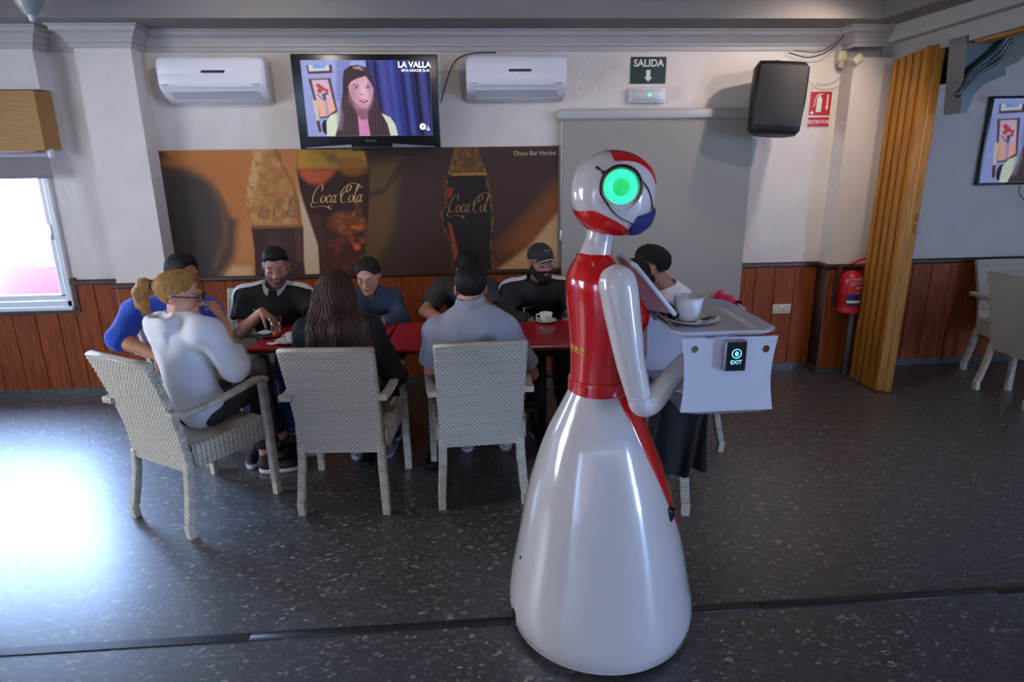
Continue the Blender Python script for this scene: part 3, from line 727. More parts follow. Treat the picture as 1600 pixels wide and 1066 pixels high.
# ------------------------------------------------------------------ painted flat pictures (poster print, TV pictures)
def polym(X, Y, poly, soft=.004):
    poly = np.asarray(poly, float); n = len(poly); ins = np.zeros(X.shape, bool); d2 = np.full(X.shape, 1e9)
    for i in range(n):
        a, b = poly[i], poly[(i + 1) % n]; ab = b - a
        t = np.clip(((X - a[0]) * ab[0] + (Y - a[1]) * ab[1]) / max(1e-12, ab @ ab), 0, 1)
        d2 = np.minimum(d2, (X - a[0] - ab[0] * t) ** 2 + (Y - a[1] - ab[1] * t) ** 2)
        if a[1] != b[1]:
            c = ((a[1] > Y) != (b[1] > Y)) & (X < (b[0] - a[0]) * (Y - a[1]) / (b[1] - a[1]) + a[0]); ins ^= c
    sd = np.sqrt(d2) * np.where(ins, -1, 1); return np.clip(.5 - sd / (2 * soft), 0, 1)
def ellm(X, Y, c, r, soft=.1, rot=0):
    x, y = X - c[0], Y - c[1]; ca, sa = math.cos(rot), math.sin(rot); x, y = x * ca + y * sa, -x * sa + y * ca
    k = np.sqrt((x / r[0]) ** 2 + (y / r[1]) ** 2); return np.clip((1 - k) / soft + .5, 0, 1)
def put(C, m, rgb, op=1.0):
    C += (m * op)[..., None] * (np.array(lin(rgb)) - C)
def vnoise(X, Y, sc_, seed=0, octv=3):
    out = np.zeros(X.shape); rg = np.random.RandomState(seed); amp = 1
    for o in range(octv):
        G = rg.rand(64, 64); x = X * sc_ * 2 ** o; y = Y * sc_ * 2 ** o; i, j = np.floor(x).astype(int), np.floor(y).astype(int); u, v = x - i, y - j
        u = u * u * (3 - 2 * u); v = v * v * (3 - 2 * v); g = lambda a, b: G[a % 64, b % 64]
        out += amp * ((g(i, j) * (1 - u) + g(i + 1, j) * u) * (1 - v) + (g(i, j + 1) * (1 - u) + g(i + 1, j + 1) * u) * v - .5); amp *= .5
    return out
def sheet(name, o, U, V, w, h, nx, ny, C, m, parent, **k):
    """colour grid: o lower-left corner; C is (ny, nx, 3)"""
    u = np.linspace(0, w, nx); v = np.linspace(0, h, ny); P = np.asarray(o, float) + u[None, :, None] * np.asarray(U) + v[:, None, None] * np.asarray(V)
    i = np.arange(ny - 1)[:, None] * nx + np.arange(nx - 1)[None, :]; F = np.stack([i, i + 1, i + nx + 1, i + nx], -1).reshape(-1, 4)
    return part(name, (P.reshape(-1, 3), F), m, parent, cols=np.clip(C, 0, 1).reshape(-1, 3), smooth=False, **k)

# ---- the poster: print drawn in metres on the board, x from its left edge, y up from its lower edge
PX0, PZ0, PWD, PHT = -2.225, .905, 2.935, .914
nx, ny = 640, 200
X, Y = np.meshgrid(np.linspace(0, PWD, nx), np.linspace(0, PHT, ny))
def pp(*pts):
    r = []
    for x, y in pts:
        q = at(x, y, Y=4.955); r.append((q[0] - PX0, q[2] - PZ0))
    return r
def cc4(k, x, y): return pp((x / 4.923 + 235, y / 4.923 + 225))[0]     # reading points off a detail of the board
def cL(*p): return [cc4(0, *q) for q in p]
def cR(*p): return pp(*[(x / 4.923 + 555, y / 4.923 + 225) for x, y in p])
C = np.zeros((ny, nx, 3)); C[:] = lin((176, 118, 62))
g = np.clip(X / PWD, 0, 1)
put(C, np.clip(.75 - abs(X - .9) / .6, 0, 1), (190, 128, 72), .8)
put(C, polym(X, Y, cR((60, -50), (1700, -50), (1700, 1100), (-50, 1100), (-60, 300)), .08), (62, 46, 40))
put(C, polym(X, Y, cR((100, 150), (360, 120), (330, 260), (300, 640), (180, 900), (90, 1000), (60, 500)), .04), (98, 78, 40), .9)
put(C, polym(X, Y, cR((110, 420), (220, 380), (400, 150), (480, 60), (420, 40), (330, 170), (230, 330), (100, 380)), .02), (52, 44, 34), .8)
put(C, polym(X, Y, cR((1080, 1100), (1090, 800), (1600, 230), (1700, 150), (1700, 1100)), .06), (124, 74, 34))
put(C, polym(X, Y, cR((1060, 860), (1150, 800), (1250, 860), (1100, 960)), .05), (70, 50, 36), .8)
put(C, polym(X, Y, cR((1100, 960), (1330, 800), (1600, 480), (1700, 400), (1700, 1100), (1080, 1100)), .018), (186, 160, 116))
# left: blurred dark cap
put(C, polym(X, Y, cL((-20, 40), (100, 40), (150, 120), (30, 150), (-20, 140)), .03), (58, 46, 44), .9)
put(C, polym(X, Y, cL((20, 130), (200, 180), (420, 270), (540, 400), (620, 560), (675, 600), (660, 800), (640, 880), (560, 1000), (540, 1100), (100, 1100)), .03), (84, 66, 56))
put(C, polym(X, Y, cL((100, 220), (300, 210), (450, 300), (520, 460), (530, 640), (490, 760), (540, 900), (420, 1020), (180, 1050), (130, 600)), .06), (64, 56, 58))
put(C, polym(X, Y, cL((470, 320), (560, 440), (600, 600), (590, 760), (500, 960), (480, 940), (560, 740), (560, 600), (520, 440)), .02), (112, 86, 62), .8)
put(C, polym(X, Y, cL((580, 1010), (640, 940), (780, 940), (800, 1050)), .02), (206, 176, 140))
put(C, polym(X, Y, cL((690, 660), (770, 600), (800, 900), (690, 880)), .06), (204, 150, 100), .5)
# glass of cola
put(C, polym(X, Y, cL((1120, 180), (1160, 420), (1290, 760), (1310, 1100), (1180, 1100), (1180, 940), (1170, 640)), .008), (196, 188, 168))
gl = cL((1140, 20), (1120, 190), (1150, 360), (1230, 600), (1290, 780), (1310, 1100)) + cR((50, 1100), (60, 880), (100, 600), (110, 250), (90, 150), (60, 20))
mg = polym(X, Y, gl, .006); put(C, mg, (54, 30, 28))
put(C, mg * polym(X, Y, cL((1100, 0), (1750, 0), (1750, 170), (1500, 190), (1130, 195)), .01), (176, 142, 50))
put(C, mg * polym(X, Y, cL((1140, 195), (1430, 195), (1400, 240), (1320, 310), (1220, 300), (1160, 250)), .02), (190, 92, 56))
put(C, mg * ellm(X, Y, cR((-20, 170))[0], (.11, .07), .5), (150, 96, 40), .8)
put(C, mg * polym(X, Y, cL((1300, 60), (1420, 70), (1480, 150), (1380, 160)), .02), (110, 84, 60), .7)
n1 = np.clip(vnoise(X, Y, 20, 3, 5) * 1.6 + .15, 0, 1)
put(C, mg * ellm(X, Y, cL((1510, 610))[0], (.13, .08), .6) * np.clip(n1 + .4, 0, 1), (176, 108, 36), .75)
put(C, mg * ellm(X, Y, cL((1500, 860))[0], (.15, .16), .6) * np.clip(n1 + .15, 0, 1), (140, 62, 30), .7)
put(C, mg * ellm(X, Y, cL((1610, 760))[0], (.06, .25), .6) * n1, (200, 110, 40))
put(C, mg * polym(X, Y, cL((1200, 560), (1260, 700), (1330, 1000), (1380, 1000), (1340, 700), (1300, 540)), .02), (82, 48, 42), .8)
# left bottle
bl_ = cL((790, 30), (780, 160), (740, 340), (745, 520), (780, 660), (800, 820), (810, 1100), (1200, 1100), (1180, 900), (1175, 640), (1150, 460), (1100, 300), (1020, 150), (985, 30))
mb_ = polym(X, Y, bl_, .006); put(C, mb_, (176, 132, 76))
nn_ = vnoise(X, Y, 22, 5); put(C, mb_ * np.clip(nn_ * 2, 0, 1), (150, 104, 58), .7); put(C, mb_ * np.clip(-nn_ * 2, 0, 1), (206, 168, 112), .6)
put(C, mb_ * polym(X, Y, cL((780, 60), (850, 60), (820, 300), (770, 500), (735, 480), (740, 300)), .012) * np.clip(vnoise(X, Y, 60, 8) * 2 + .5, 0, 1), (208, 186, 150), .8)
put(C, mb_ * polym(X, Y, cL((940, 30), (1000, 30), (1130, 300), (1160, 640), (1140, 640), (1090, 320), (990, 140)), .006), (120, 88, 50), .7)
put(C, mb_ * polym(X, Y, cL((740, 650), (1200, 640), (1200, 1100), (780, 1100)), .004), (62, 40, 40))
put(C, mb_ * polym(X, Y, cL((900, 690), (1000, 680), (1030, 900), (930, 1000)), .03) * np.clip(n1 + .5, 0, 1), (92, 60, 58), .8)
put(C, mb_ * polym(X, Y, cL((1110, 660), (1160, 660), (1170, 900), (1130, 900)), .015), (96, 66, 48), .8)
put(C, mb_ * polym(X, Y, cL((750, 630), (1180, 620), (1180, 645), (760, 655)), .003), (120, 84, 48), .8)
# right bottle
br = cR((770, 10), (740, 130), (705, 250), (690, 350), (700, 480), (655, 520), (665, 600), (700, 690), (740, 850), (760, 1100), (1090, 1100), (1060, 900), (1050, 780), (1065, 590), (1050, 430), (1010, 220), (965, 110), (935, 10))
mb2 = polym(X, Y, br, .005); put(C, mb2, (32, 24, 22))
put(C, mb2 * polym(X, Y, cR((600, -40), (1100, -40), (1100, 235), (600, 235)), .004), (92, 68, 34))
put(C, mb2 * polym(X, Y, cR((600, -40), (1100, -40), (1100, 235), (600, 235)), .004) * np.clip(vnoise(X, Y, 50, 9) * 2.2, 0, 1), (140, 108, 58), .8)
ed = mb2 * (1 - polym(X, Y, np.array(br) * [.93, 1] + [np.mean([q[0] for q in br]) * .07, 0], .008)); put(C, ed * np.clip(vnoise(X, Y, 70, 2) * 2 + .6, 0, 1), (146, 110, 62), .8)
put(C, mb2 * polym(X, Y, cR((715, 600), (740, 620), (790, 830), (780, 930), (760, 900)), .008), (150, 78, 34), .9)
put(C, mb2 * polym(X, Y, cR((700, 330), (755, 345), (745, 400), (715, 420)), .008), (140, 44, 36), .9)
put(C, mb2 * polym(X, Y, cR((740, 225), (1010, 220), (1010, 240), (740, 245)), .004), (170, 130, 62), .8)
C *= (1 + .05 * vnoise(X, Y, 120, 11)[..., None]) * np.array([.92, .74, .56])
M_print = mat('poster_print', None, .6, attr='Col', spec=.3)
pst = thing('poster', 'long brown cola poster with bottles and a glass on the back wall', 'poster', (-.75, 4.95, .9))
part('board', MB().box((PX0 + PWD / 2, 4.968, PZ0 + PHT / 2), (PWD, .022, PHT)), mat('board_edge', (70, 50, 40), .6), pst, smooth=False)
sheet('print', (PX0, 4.9555, PZ0), (1, 0, 0), (0, 0, 1), PWD, PHT, nx, ny, C, M_print, pst)
part('frame_rail', MB().rbox((PX0 + PWD / 2 + .02, 4.958, PZ0 - .012), (PWD + .1, .035, .028), .004, seg=1), M_cap, pst, smooth=False)
tl = MB(); c = at(836, 239.5, Y=4.95); text_on(tl, 'Disco Bar Herbel', .045, (c[0], 4.9545, c[2]), V=(.0, 0, 1)); part('lettering', tl, mat('letter_cream', (196, 176, 150), .5), pst, smooth=False)
# script lettering as pen strokes
def pen(mb, strokes, o, sx, sz, y, ang=.9, wmin=.035, wmax=.15):
    for st in strokes:
        P = crom(st, max(14, len(st) * 7)); P[:, 0] += P[:, 1] * .28
        T = np.gradient(P, axis=0); T /= np.linalg.norm(T, axis=1)[:, None] + 1e-9; N = np.stack([-T[:, 1], T[:, 0]], 1)
        a = np.arctan2(T[:, 1], T[:, 0]); w_ = wmin + (wmax - wmin) * np.abs(np.sin(a - .15)) ** 1.3; w_ *= np.minimum(1, np.linspace(0, 1, len(P)) * 5 + .4) * np.minimum(1, np.linspace(1, 0, len(P)) * 5 + .3)
        A, B = P + N * w_[:, None] / 2, P - N * w_[:, None] / 2
        G = [[(o[0] + q[0] * sx, y, o[1] + q[1] * sz) for q in L] for L in (A, B)]; mb.grid(G)
S_C1 = [[(1.12, 1.35), (1.22, 1.75), (1.10, 2.1), (.72, 2.05), (.30, 1.4), (.10, .7), (.22, .12), (.62, -.02), (1.0, .22)], [(.05, .1), (.0, -.3), (.3, -.5), (.65, -.48), (1.1, -.42), (1.75, -.42), (2.3, -.55), (2.75, -.8), (2.4, -.42), (2.95, -.35)]]
S_o = lambda x: [[(x + .5, .88), (x + .22, .78), (x + .1, .35), (x + .3, .02), (x + .6, .2), (x + .68, .62), (x + .5, .88)]]
S_c = lambda x: [[(x + .62, .72), (x + .45, .92), (x + .18, .62), (x + .14, .25), (x + .38, .0), (x + .68, .22)]]
S_a = lambda x: [[(x + .62, .74), (x + .42, .9), (x + .14, .55), (x + .12, .15), (x + .34, .02), (x + .62, .42)], [(x + .7, .95), (x + .58, .35), (x + .66, .02), (x + .92, .2)]]
S_C2 = lambda x: [[(x + .95, 1.15), (x + .80, 1.6), (x + 1.05, 2.05), (x + 1.35, 1.95), (x + 1.2, 1.4), (x + .7, 1.35), (x + .35, .95), (x + .25, .35), (x + .6, -.05), (x + 1.05, .15)], [(x + .25, .5), (x + .15, 1.2), (x + .6, 1.9), (x + 1.3, 2.3), (x + 2.2, 2.15), (x + 2.9, 1.7)]]
S_l = lambda x: [[(x + .1, 1.0), (x + .4, 1.7), (x + .5, 2.1), (x + .3, 2.05), (x + .18, 1.2), (x + .16, .25), (x + .34, .0), (x + .55, .2)]]
def cola(mb, c, wd, y, part_='all', zs=1.0):
    st = []
    if part_ != 'cacola': st += S_C1 + S_o(1.12)
    st += S_c(1.85) + S_a(2.5) + [[(3.35, 1.0), (3.62, 1.05)]] + S_C2(3.65) + S_o(4.85)
    st += S_l(5.55) + (S_a(5.95) if part_ != 'nola' else [])
    s = wd / 7.1; pen(mb, st, (c[0] - wd / 2, c[1]), s, s * zs, y)
cr = mat('letter_cream'); 
for nm_, (x, y), wd, p_, m_, zs in (('script_lettering', (527, 309), .385, 'all', mat('letter_gold', (206, 160, 96), .45), 1.1), ('script_lettering', (422, 334), .40, 'cacola', mat('letter_brown', (104, 82, 50), .5), 1.25), ('script_lettering', (735, 324), .345, 'nola', mat('letter_dimgold', (150, 112, 62), .5), 1.25)):
    b = MB(); q = at(x, y, Y=4.954); cola(b, (q[0], q[2] - .035), wd, 4.9545, p_, zs); part(nm_, b, m_, pst, smooth=False)

# ---- television picture: a woman with long brown hair in front of blue curtains
def tvpic(nx=420, ny=236):
    X, Y = np.meshgrid(np.linspace(0, 1600, nx), np.linspace(990, 0, ny)); X0, Y0 = X, Y
    C = np.zeros((ny, nx, 3)); C[:] = lin((150, 158, 205))
    def pm(pts, s=6): return polym(X, Y, pts, s)
    put(C, pm([(800, 0), (1600, 0), (1600, 990), (800, 990)], 8), (26, 24, 58))
    rg = np.random.RandomState(4)
    for x0, wd, col in [(860, 40, (70, 66, 128)), (1000, 70, (88, 90, 168)), (1110, 50, (80, 92, 176)), (1190, 40, (60, 64, 140)), (1300, 45, (84, 92, 168)), (1230, 30, (44, 40, 84)), (1370, 30, (52, 48, 86)), (1490, 60, (88, 84, 150)), (1420, 12, (20, 16, 26))]:
        m = np.clip(1.3 - np.abs(X - x0 - (Y - 60) * .06) / wd, 0, 1); tex = np.clip(.62 + .38 * np.sin(Y / 3.6) * np.sin(X / 5.0), 0, 1); put(C, m * tex, col)
    put(C, pm([(440, 0), (620, 0), (560, 200), (470, 600), (400, 500)], 20), (126, 128, 178))
    put(C, pm([(70, 60), (380, 60), (380, 160), (80, 175)]), (84, 46, 44)); put(C, pm([(90, 60), (345, 60), (345, 130), (98, 142)]), (196, 206, 206)); put(C, pm([(140, 60), (300, 60), (300, 95), (150, 105)]), (120, 150, 206))
    put(C, pm([(75, 235), (350, 225), (400, 660), (280, 740), (160, 750)]), (92, 54, 38)); put(C, pm([(115, 250), (315, 245), (372, 640), (260, 715), (175, 725)]), (206, 176, 190)); put(C, pm([(150, 520), (345, 515), (372, 640), (260, 715), (175, 725)], 12), (232, 170, 140))
    for (x, y, r) in [(190, 320, 28), (220, 350, 34), (200, 390, 30), (250, 370, 24), (290, 380, 22), (285, 420, 24)]: put(C, ellm(X, Y, (x, y), (r, r * .9), .5), (176, 60, 52))
    put(C, pm([(225, 430), (250, 420), (275, 430), (270, 520), (240, 520)]), (60, 84, 92)); put(C, pm([(155, 425), (175, 430), (235, 500), (225, 510)], 4), (60, 74, 70)); put(C, pm([(245, 520), (275, 520), (290, 700), (255, 700)], 8), (166, 150, 180))
    put(C, pm([(95, 510), (150, 515), (165, 760), (130, 780)]), (206, 196, 170))
    put(C, ellm(X, Y, (235, 870), (50, 100), .1), (24, 22, 34)); put(C, pm([(120, 780), (160, 780), (175, 930), (140, 930)]), (76, 44, 34))
    put(C, pm([(235, 990), (245, 800), (300, 710), (420, 670), (600, 640), (900, 660), (1060, 740), (1120, 840), (1145, 990)]), (214, 220, 190))
    hair = [(500, 240), (520, 130), (600, 70), (700, 55), (800, 90), (855, 180), (885, 330), (905, 520), (960, 700), (1020, 830), (1050, 990), (340, 990), (400, 820), (440, 620), (480, 420)]
    put(C, pm(hair), (62, 42, 44))
    st = np.clip(np.sin(X / 5.5 + np.sin(Y / 140) * 1.2 + vnoise(X, Y, .01, 4) * 3) * .7, 0, 1); put(C, pm(hair) * st * np.clip((Y - 60) / 400, 0, 1), (112, 84, 84), .6)
    put(C, pm([(640, 90), (720, 70), (760, 120), (700, 150)], 16), (170, 150, 140), .8); put(C, pm([(380, 700), (440, 560), (470, 700), (430, 900), (380, 900)], 20), (138, 126, 140), .6)
    put(C, pm([(650, 700), (760, 640), (790, 990), (650, 990)]), (206, 132, 166)); put(C, pm([(600, 560), (800, 600), (770, 760), (690, 780), (640, 700)], 8), (140, 88, 104))
    put(C, pm([(560, 330), (600, 270), (680, 230), (790, 200), (850, 300), (872, 360), (850, 470), (815, 560), (760, 610), (690, 605), (620, 540), (575, 440)], 7), (210, 156, 164))
    put(C, ellm(X, Y, (770, 420), (70, 150), 1.2), (236, 188, 190), .6); put(C, ellm(X, Y, (640, 470), (70, 110), 1.2), (190, 132, 146), .55); put(C, ellm(X, Y, (720, 590), (80, 40), 1.2), (190, 130, 146), .6)
    put(C, pm([(800, 230), (872, 330), (850, 470), (810, 560), (800, 400)], 16), (180, 126, 150), .7); put(C, pm([(580, 320), (640, 300), (620, 500), (585, 440)], 14), (176, 122, 140), .5)
    for cx, cy in ((655, 348), (800, 345)):
        put(C, ellm(X, Y, (cx, cy), (38, 20), .5), (90, 60, 80), .7); put(C, ellm(X, Y, (cx, cy + 2), (28, 11), .3), (226, 214, 226)); put(C, ellm(X, Y, (cx + 3, cy), (13, 13), .3), (24, 16, 22))
    put(C, pm([(600, 325), (640, 300), (700, 315), (700, 325), (640, 312)], 4), (70, 44, 44)); put(C, pm([(765, 315), (810, 298), (850, 315), (810, 308)], 4), (70, 44, 44))
    put(C, pm([(720, 420), (742, 350), (762, 430), (740, 440)], 10), (236, 190, 190), .8); put(C, ellm(X, Y, (725, 438), (26, 8), .6), (150, 90, 104), .8)
    put(C, pm([(675, 512), (720, 500), (790, 505), (800, 530), (740, 552), (690, 530)], 4), (160, 70, 90)); put(C, pm([(690, 515), (780, 510), (745, 528)], 3), (226, 200, 200))
    put(C, pm([(500, 240), (560, 130), (700, 110), (800, 180), (690, 220), (600, 260), (556, 330), (530, 500), (500, 400)], 5), (58, 40, 42)); put(C, pm([(790, 190), (840, 200), (880, 330), (872, 360), (850, 300)], 5), (54, 38, 40))
    C *= (1 + .10 * vnoise(X, Y, .012, 21)[..., None] - .12 * ((X - 800) / 800)[..., None] ** 2); return C * .9
PIC = tvpic()
M_tvpic = mat('tv_picture', (0, 0, 0), .25, attr='Col', emit='attr', estr=.62)
def television(label, c, R, wd, ht, th, cut, parts='full'):
    """c: lower centre of the screen area; built in its own frame then turned with R"""
    t = thing('television', label, 'television', c)
    def P_(mb): 
        mb.v = [v @ R.T + c for v in mb.v]; return mb
    bz = cut
    fr_ = MB(); 
    fr_.rbox((0, .03, ht / 2), (wd, th, ht), .008); part('housing', P_(fr_), M_black, t, angle=40)
    sw, sh = wd - bz[0] - bz[1], ht - bz[2] - bz[3]; x0 = -wd / 2 + bz[0]; y_ = .03 - th / 2 - .002
    o = np.array([x0, y_, bz[3]]) @ R.T + c
    sheet('screen_picture', o, R @ [1, 0, 0], R @ [0, 0, 1], sw, sh, PIC.shape[1], PIC.shape[0], PIC, M_tvpic, t)
    M_w = mat('tv_caption', (255, 255, 255), .4, emit=(255, 255, 255), estr=1.1)
    m_ = MB(); y2 = y_ - .0015; fx = lambda u: x0 + sw * (u - 62) / 1490; fz = lambda v: bz[3] + sh * (930 - v) / 880
    text_on(m_, 'LA VALLA', .05 * sw / .84, (fx(1370), y2, fz(100)), bold=.0012); text_on(m_, 'ESTA NOCHE 22.45', .022 * sw / .84, (fx(1380), y2, fz(165)), bold=.0004)
    m_.lathe([(.001, 0), (.020, 0), (.021, .0005)], (fx(1435), y2, fz(822)), 20, axis=1); text_on(m_, '3\nHD', .017, (fx(1498), y2, fz(842)), bold=.0006)
    part('caption', P_(m_), M_w, t, smooth=False, kind='stuff')
    if parts == 'full':
        part('emblem', P_(MB().add([(fx(1435) - .009, y2 - .0015, fz(822) - .006), (fx(1435) + .009, y2 - .0015, fz(822) - .006), (fx(1435), y2 - .0015, fz(822) + .012)], [(0, 1, 2)])), mat('emblem_dark', (30, 30, 60), .4), t, smooth=False)
        part('stripe', P_(MB().add([(-wd * .46, y_, .012), (-wd * .14, y_, .030), (-wd * .14, y_, .012), (-wd * .14, y_, .008), (-wd * .46, y_, .008)], [(0, 1, 2, 3, 4)]).add([(wd * .46, y_, .012), (wd * .15, y_, .034), (wd * .15, y_, .008), (wd * .46, y_, .008)], [(0, 1, 2, 3)])), M_steel, t, smooth=False, label='silver stripe along the lower edge')
        part('control_panel', P_(MB().rbox((0, .01, .006), (wd * .27, .07, .03), .004)), M_dark_metal, t)
        b = MB(); text_on(b, 'Panasonic', .019, (0, y_, bz[3] * .64)); part('lettering', P_(b), M_grey_pl, t, smooth=False)
        part('wall_bracket', MB().rbox(np.array([0, .15, ht * .5]) @ R.T + c, (.5, .22, .3), .01), M_dark_metal, t)
    return t
Rt = rotm(math.radians(5), 0, math.radians(2.5))
tvc = np.array([-.628, 4.72, 1.812])
television('large black television on the back wall above the poster', tvc, Rt, .955, .60, .07, (.062, .052, .038, .085))
television('slim black television on the wall of the next room', np.array([4.03 + .56, 4.93, 1.482]), rotm(0, 0, 0), 1.12, .66, .035, (.018, .018, .018, .018), 'slim')
cable('television_cable', 'thin black cable under the television in the next room', [at(1594, 290, Y=4.95), at(1592, 300, Y=4.95), at(1600, 312, Y=4.95), at(1615, 318, Y=4.95)], .003, M_cab)
cable('television_cable', 'thin black cable sagging below the large television', [(-.50, 4.90, 1.80), (-.44, 4.93, 1.77), (-.36, 4.94, 1.765), (-.28, 4.93, 1.80)], .0025, M_cab)
# ------------------------------------------------------------------ wicker armchair
def weave(s, t, pw=.023, ph=.0125, A=.0055):
    r = np.floor(t / ph); ft = t / ph - r; fs = (s / pw + r * .47) % 1
    g = 1 - np.exp(-(np.minimum(fs, 1 - fs) / .20) ** 2)
    return A * (np.sin(PI * ft) * (.22 + .78 * g) - .6)
def wcols(d, V):  # shade in the weave gaps put into the colour, by relief height
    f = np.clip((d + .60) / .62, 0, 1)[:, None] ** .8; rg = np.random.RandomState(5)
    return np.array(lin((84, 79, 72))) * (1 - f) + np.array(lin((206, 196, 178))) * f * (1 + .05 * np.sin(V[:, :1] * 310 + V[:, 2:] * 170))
def wsweep(path, hw, ht, side, step=.005, pw=.023, ph=.0125, A=.0045, rc=.008, cap=True, cstep=None):
    """woven bar: rounded rectangle (half width hw along side, half thickness ht) swept along a path, relief woven on it"""
    path = np.asarray(path, float); L = np.concatenate([[0], np.cumsum(np.linalg.norm(np.diff(path, axis=0), axis=1))])
    n = max(3, int(L[-1] / step) + 1); ls = np.linspace(0, L[-1], n)
    Pc = crom(path, 200); Lc = np.concatenate([[0], np.cumsum(np.linalg.norm(np.diff(Pc, axis=0), axis=1))]); Lc *= L[-1] / Lc[-1]
    C_ = np.stack([np.interp(ls, Lc, Pc[:, i]) for i in range(3)], 1)
    T = np.gradient(C_, axis=0); T /= np.linalg.norm(T, axis=1)[:, None]
    S = np.tile(np.asarray(side, float), (n, 1)); S -= T * (S * T).sum(1)[:, None]; S /= np.linalg.norm(S, axis=1)[:, None]; N = np.cross(T, S)
    hw = np.interp(ls / L[-1], np.linspace(0, 1, len(np.atleast_1d(hw))), np.atleast_1d(hw)); ht_ = np.interp(ls / L[-1], np.linspace(0, 1, len(np.atleast_1d(ht))), np.atleast_1d(ht))
    W, H = hw.max(), ht_.max(); rc = min(rc, W * .95, H * .95)
    segs = []; per = 0; cs = cstep or step
    for (a, b, nx_, ny_) in (((-W + rc, -H), (W - rc, -H), 0, -1), ((W, -H + rc), (W, H - rc), 1, 0), ((W - rc, H), (-W + rc, H), 0, 1), ((-W, H - rc), (-W, -H + rc), -1, 0)):
        a = np.array(a); b = np.array(b); l = np.linalg.norm(b - a); k = max(2, int(l / cs) + 1)
        for t in np.linspace(0, 1, k): segs.append((*(a + (b - a) * t), nx_, ny_, per + l * t))
        per += l
        c = {(0, -1): (W - rc, -H + rc), (1, 0): (W - rc, H - rc), (0, 1): (-W + rc, H - rc), (-1, 0): (-W + rc, -H + rc)}[(nx_, ny_)]
        a0 = math.atan2(ny_, nx_)
        for t in (.33, .66): 
            aa = a0 + t * PI / 2; segs.append((c[0] + rc * math.cos(aa), c[1] + rc * math.sin(aa), math.cos(aa), math.sin(aa), per + rc * 1.57 * t))
        per += rc * 1.57
    q = np.array(segs); m = len(q)
    X = q[:, 0][None, :] * (hw / W)[:, None]; Yv = q[:, 1][None, :] * (ht_ / H)[:, None]
    D = weave(q[:, 4][None, :], ls[:, None], pw, ph, A)
    P = C_[:, None] + S[:, None] * (X + D * q[:, 2])[..., None] + N[:, None] * (Yv + D * q[:, 3])[..., None]
    i = np.arange(n - 1)[:, None] * m; j = np.arange(m)[None, :]; j2 = (j + 1) % m
    F = np.stack([i + j, i + j2, i + m + j2, i + m + j], -1).reshape(-1, 4)
    V = P.reshape(-1, 3); D0 = D.ravel() / A
    if cap:
        V = np.concatenate([V, C_[:1], C_[-1:]]); nv = n * m
        j = np.arange(0, m); e0 = np.stack([np.full(m, nv), (j + 1) % m, j, j], -1)
        # fans as thin quads split at mid vertices
        mids0 = (V[:m] + C_[0]) / 2; mids1 = (V[(n - 1) * m:n * m] + C_[-1]) / 2; b0 = len(V); V = np.concatenate([V, mids0, mids1]); b1 = b0 + m; D0 = np.concatenate([D0, np.zeros(2 + 2 * m)])
        q0 = np.stack([b0 + j, b0 + (j + 1) % m, (j + 1) % m, j], -1); q1 = np.stack([(n - 1) * m + j, (n - 1) * m + (j + 1) % m, b1 + (j + 1) % m, b1 + j], -1)
        jj = np.arange(0, m, 2) ; jj = jj[:m // 2]
        f0 = np.stack([np.full(len(jj), nv), b0 + (jj + 2) % m, b0 + (jj + 1) % m, b0 + jj], -1); f1 = np.stack([np.full(len(jj), nv + 1), b1 + jj, b1 + (jj + 1) % m, b1 + (jj + 2) % m], -1)
        F = np.concatenate([F, q0, q1, f0, f1])
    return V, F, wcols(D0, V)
def both(*ms):
    V = []; F = []; n = 0
    for v, f in ms: V.append(v); F.append(f + n); n += len(v)
    return np.concatenate(V), np.concatenate(F)
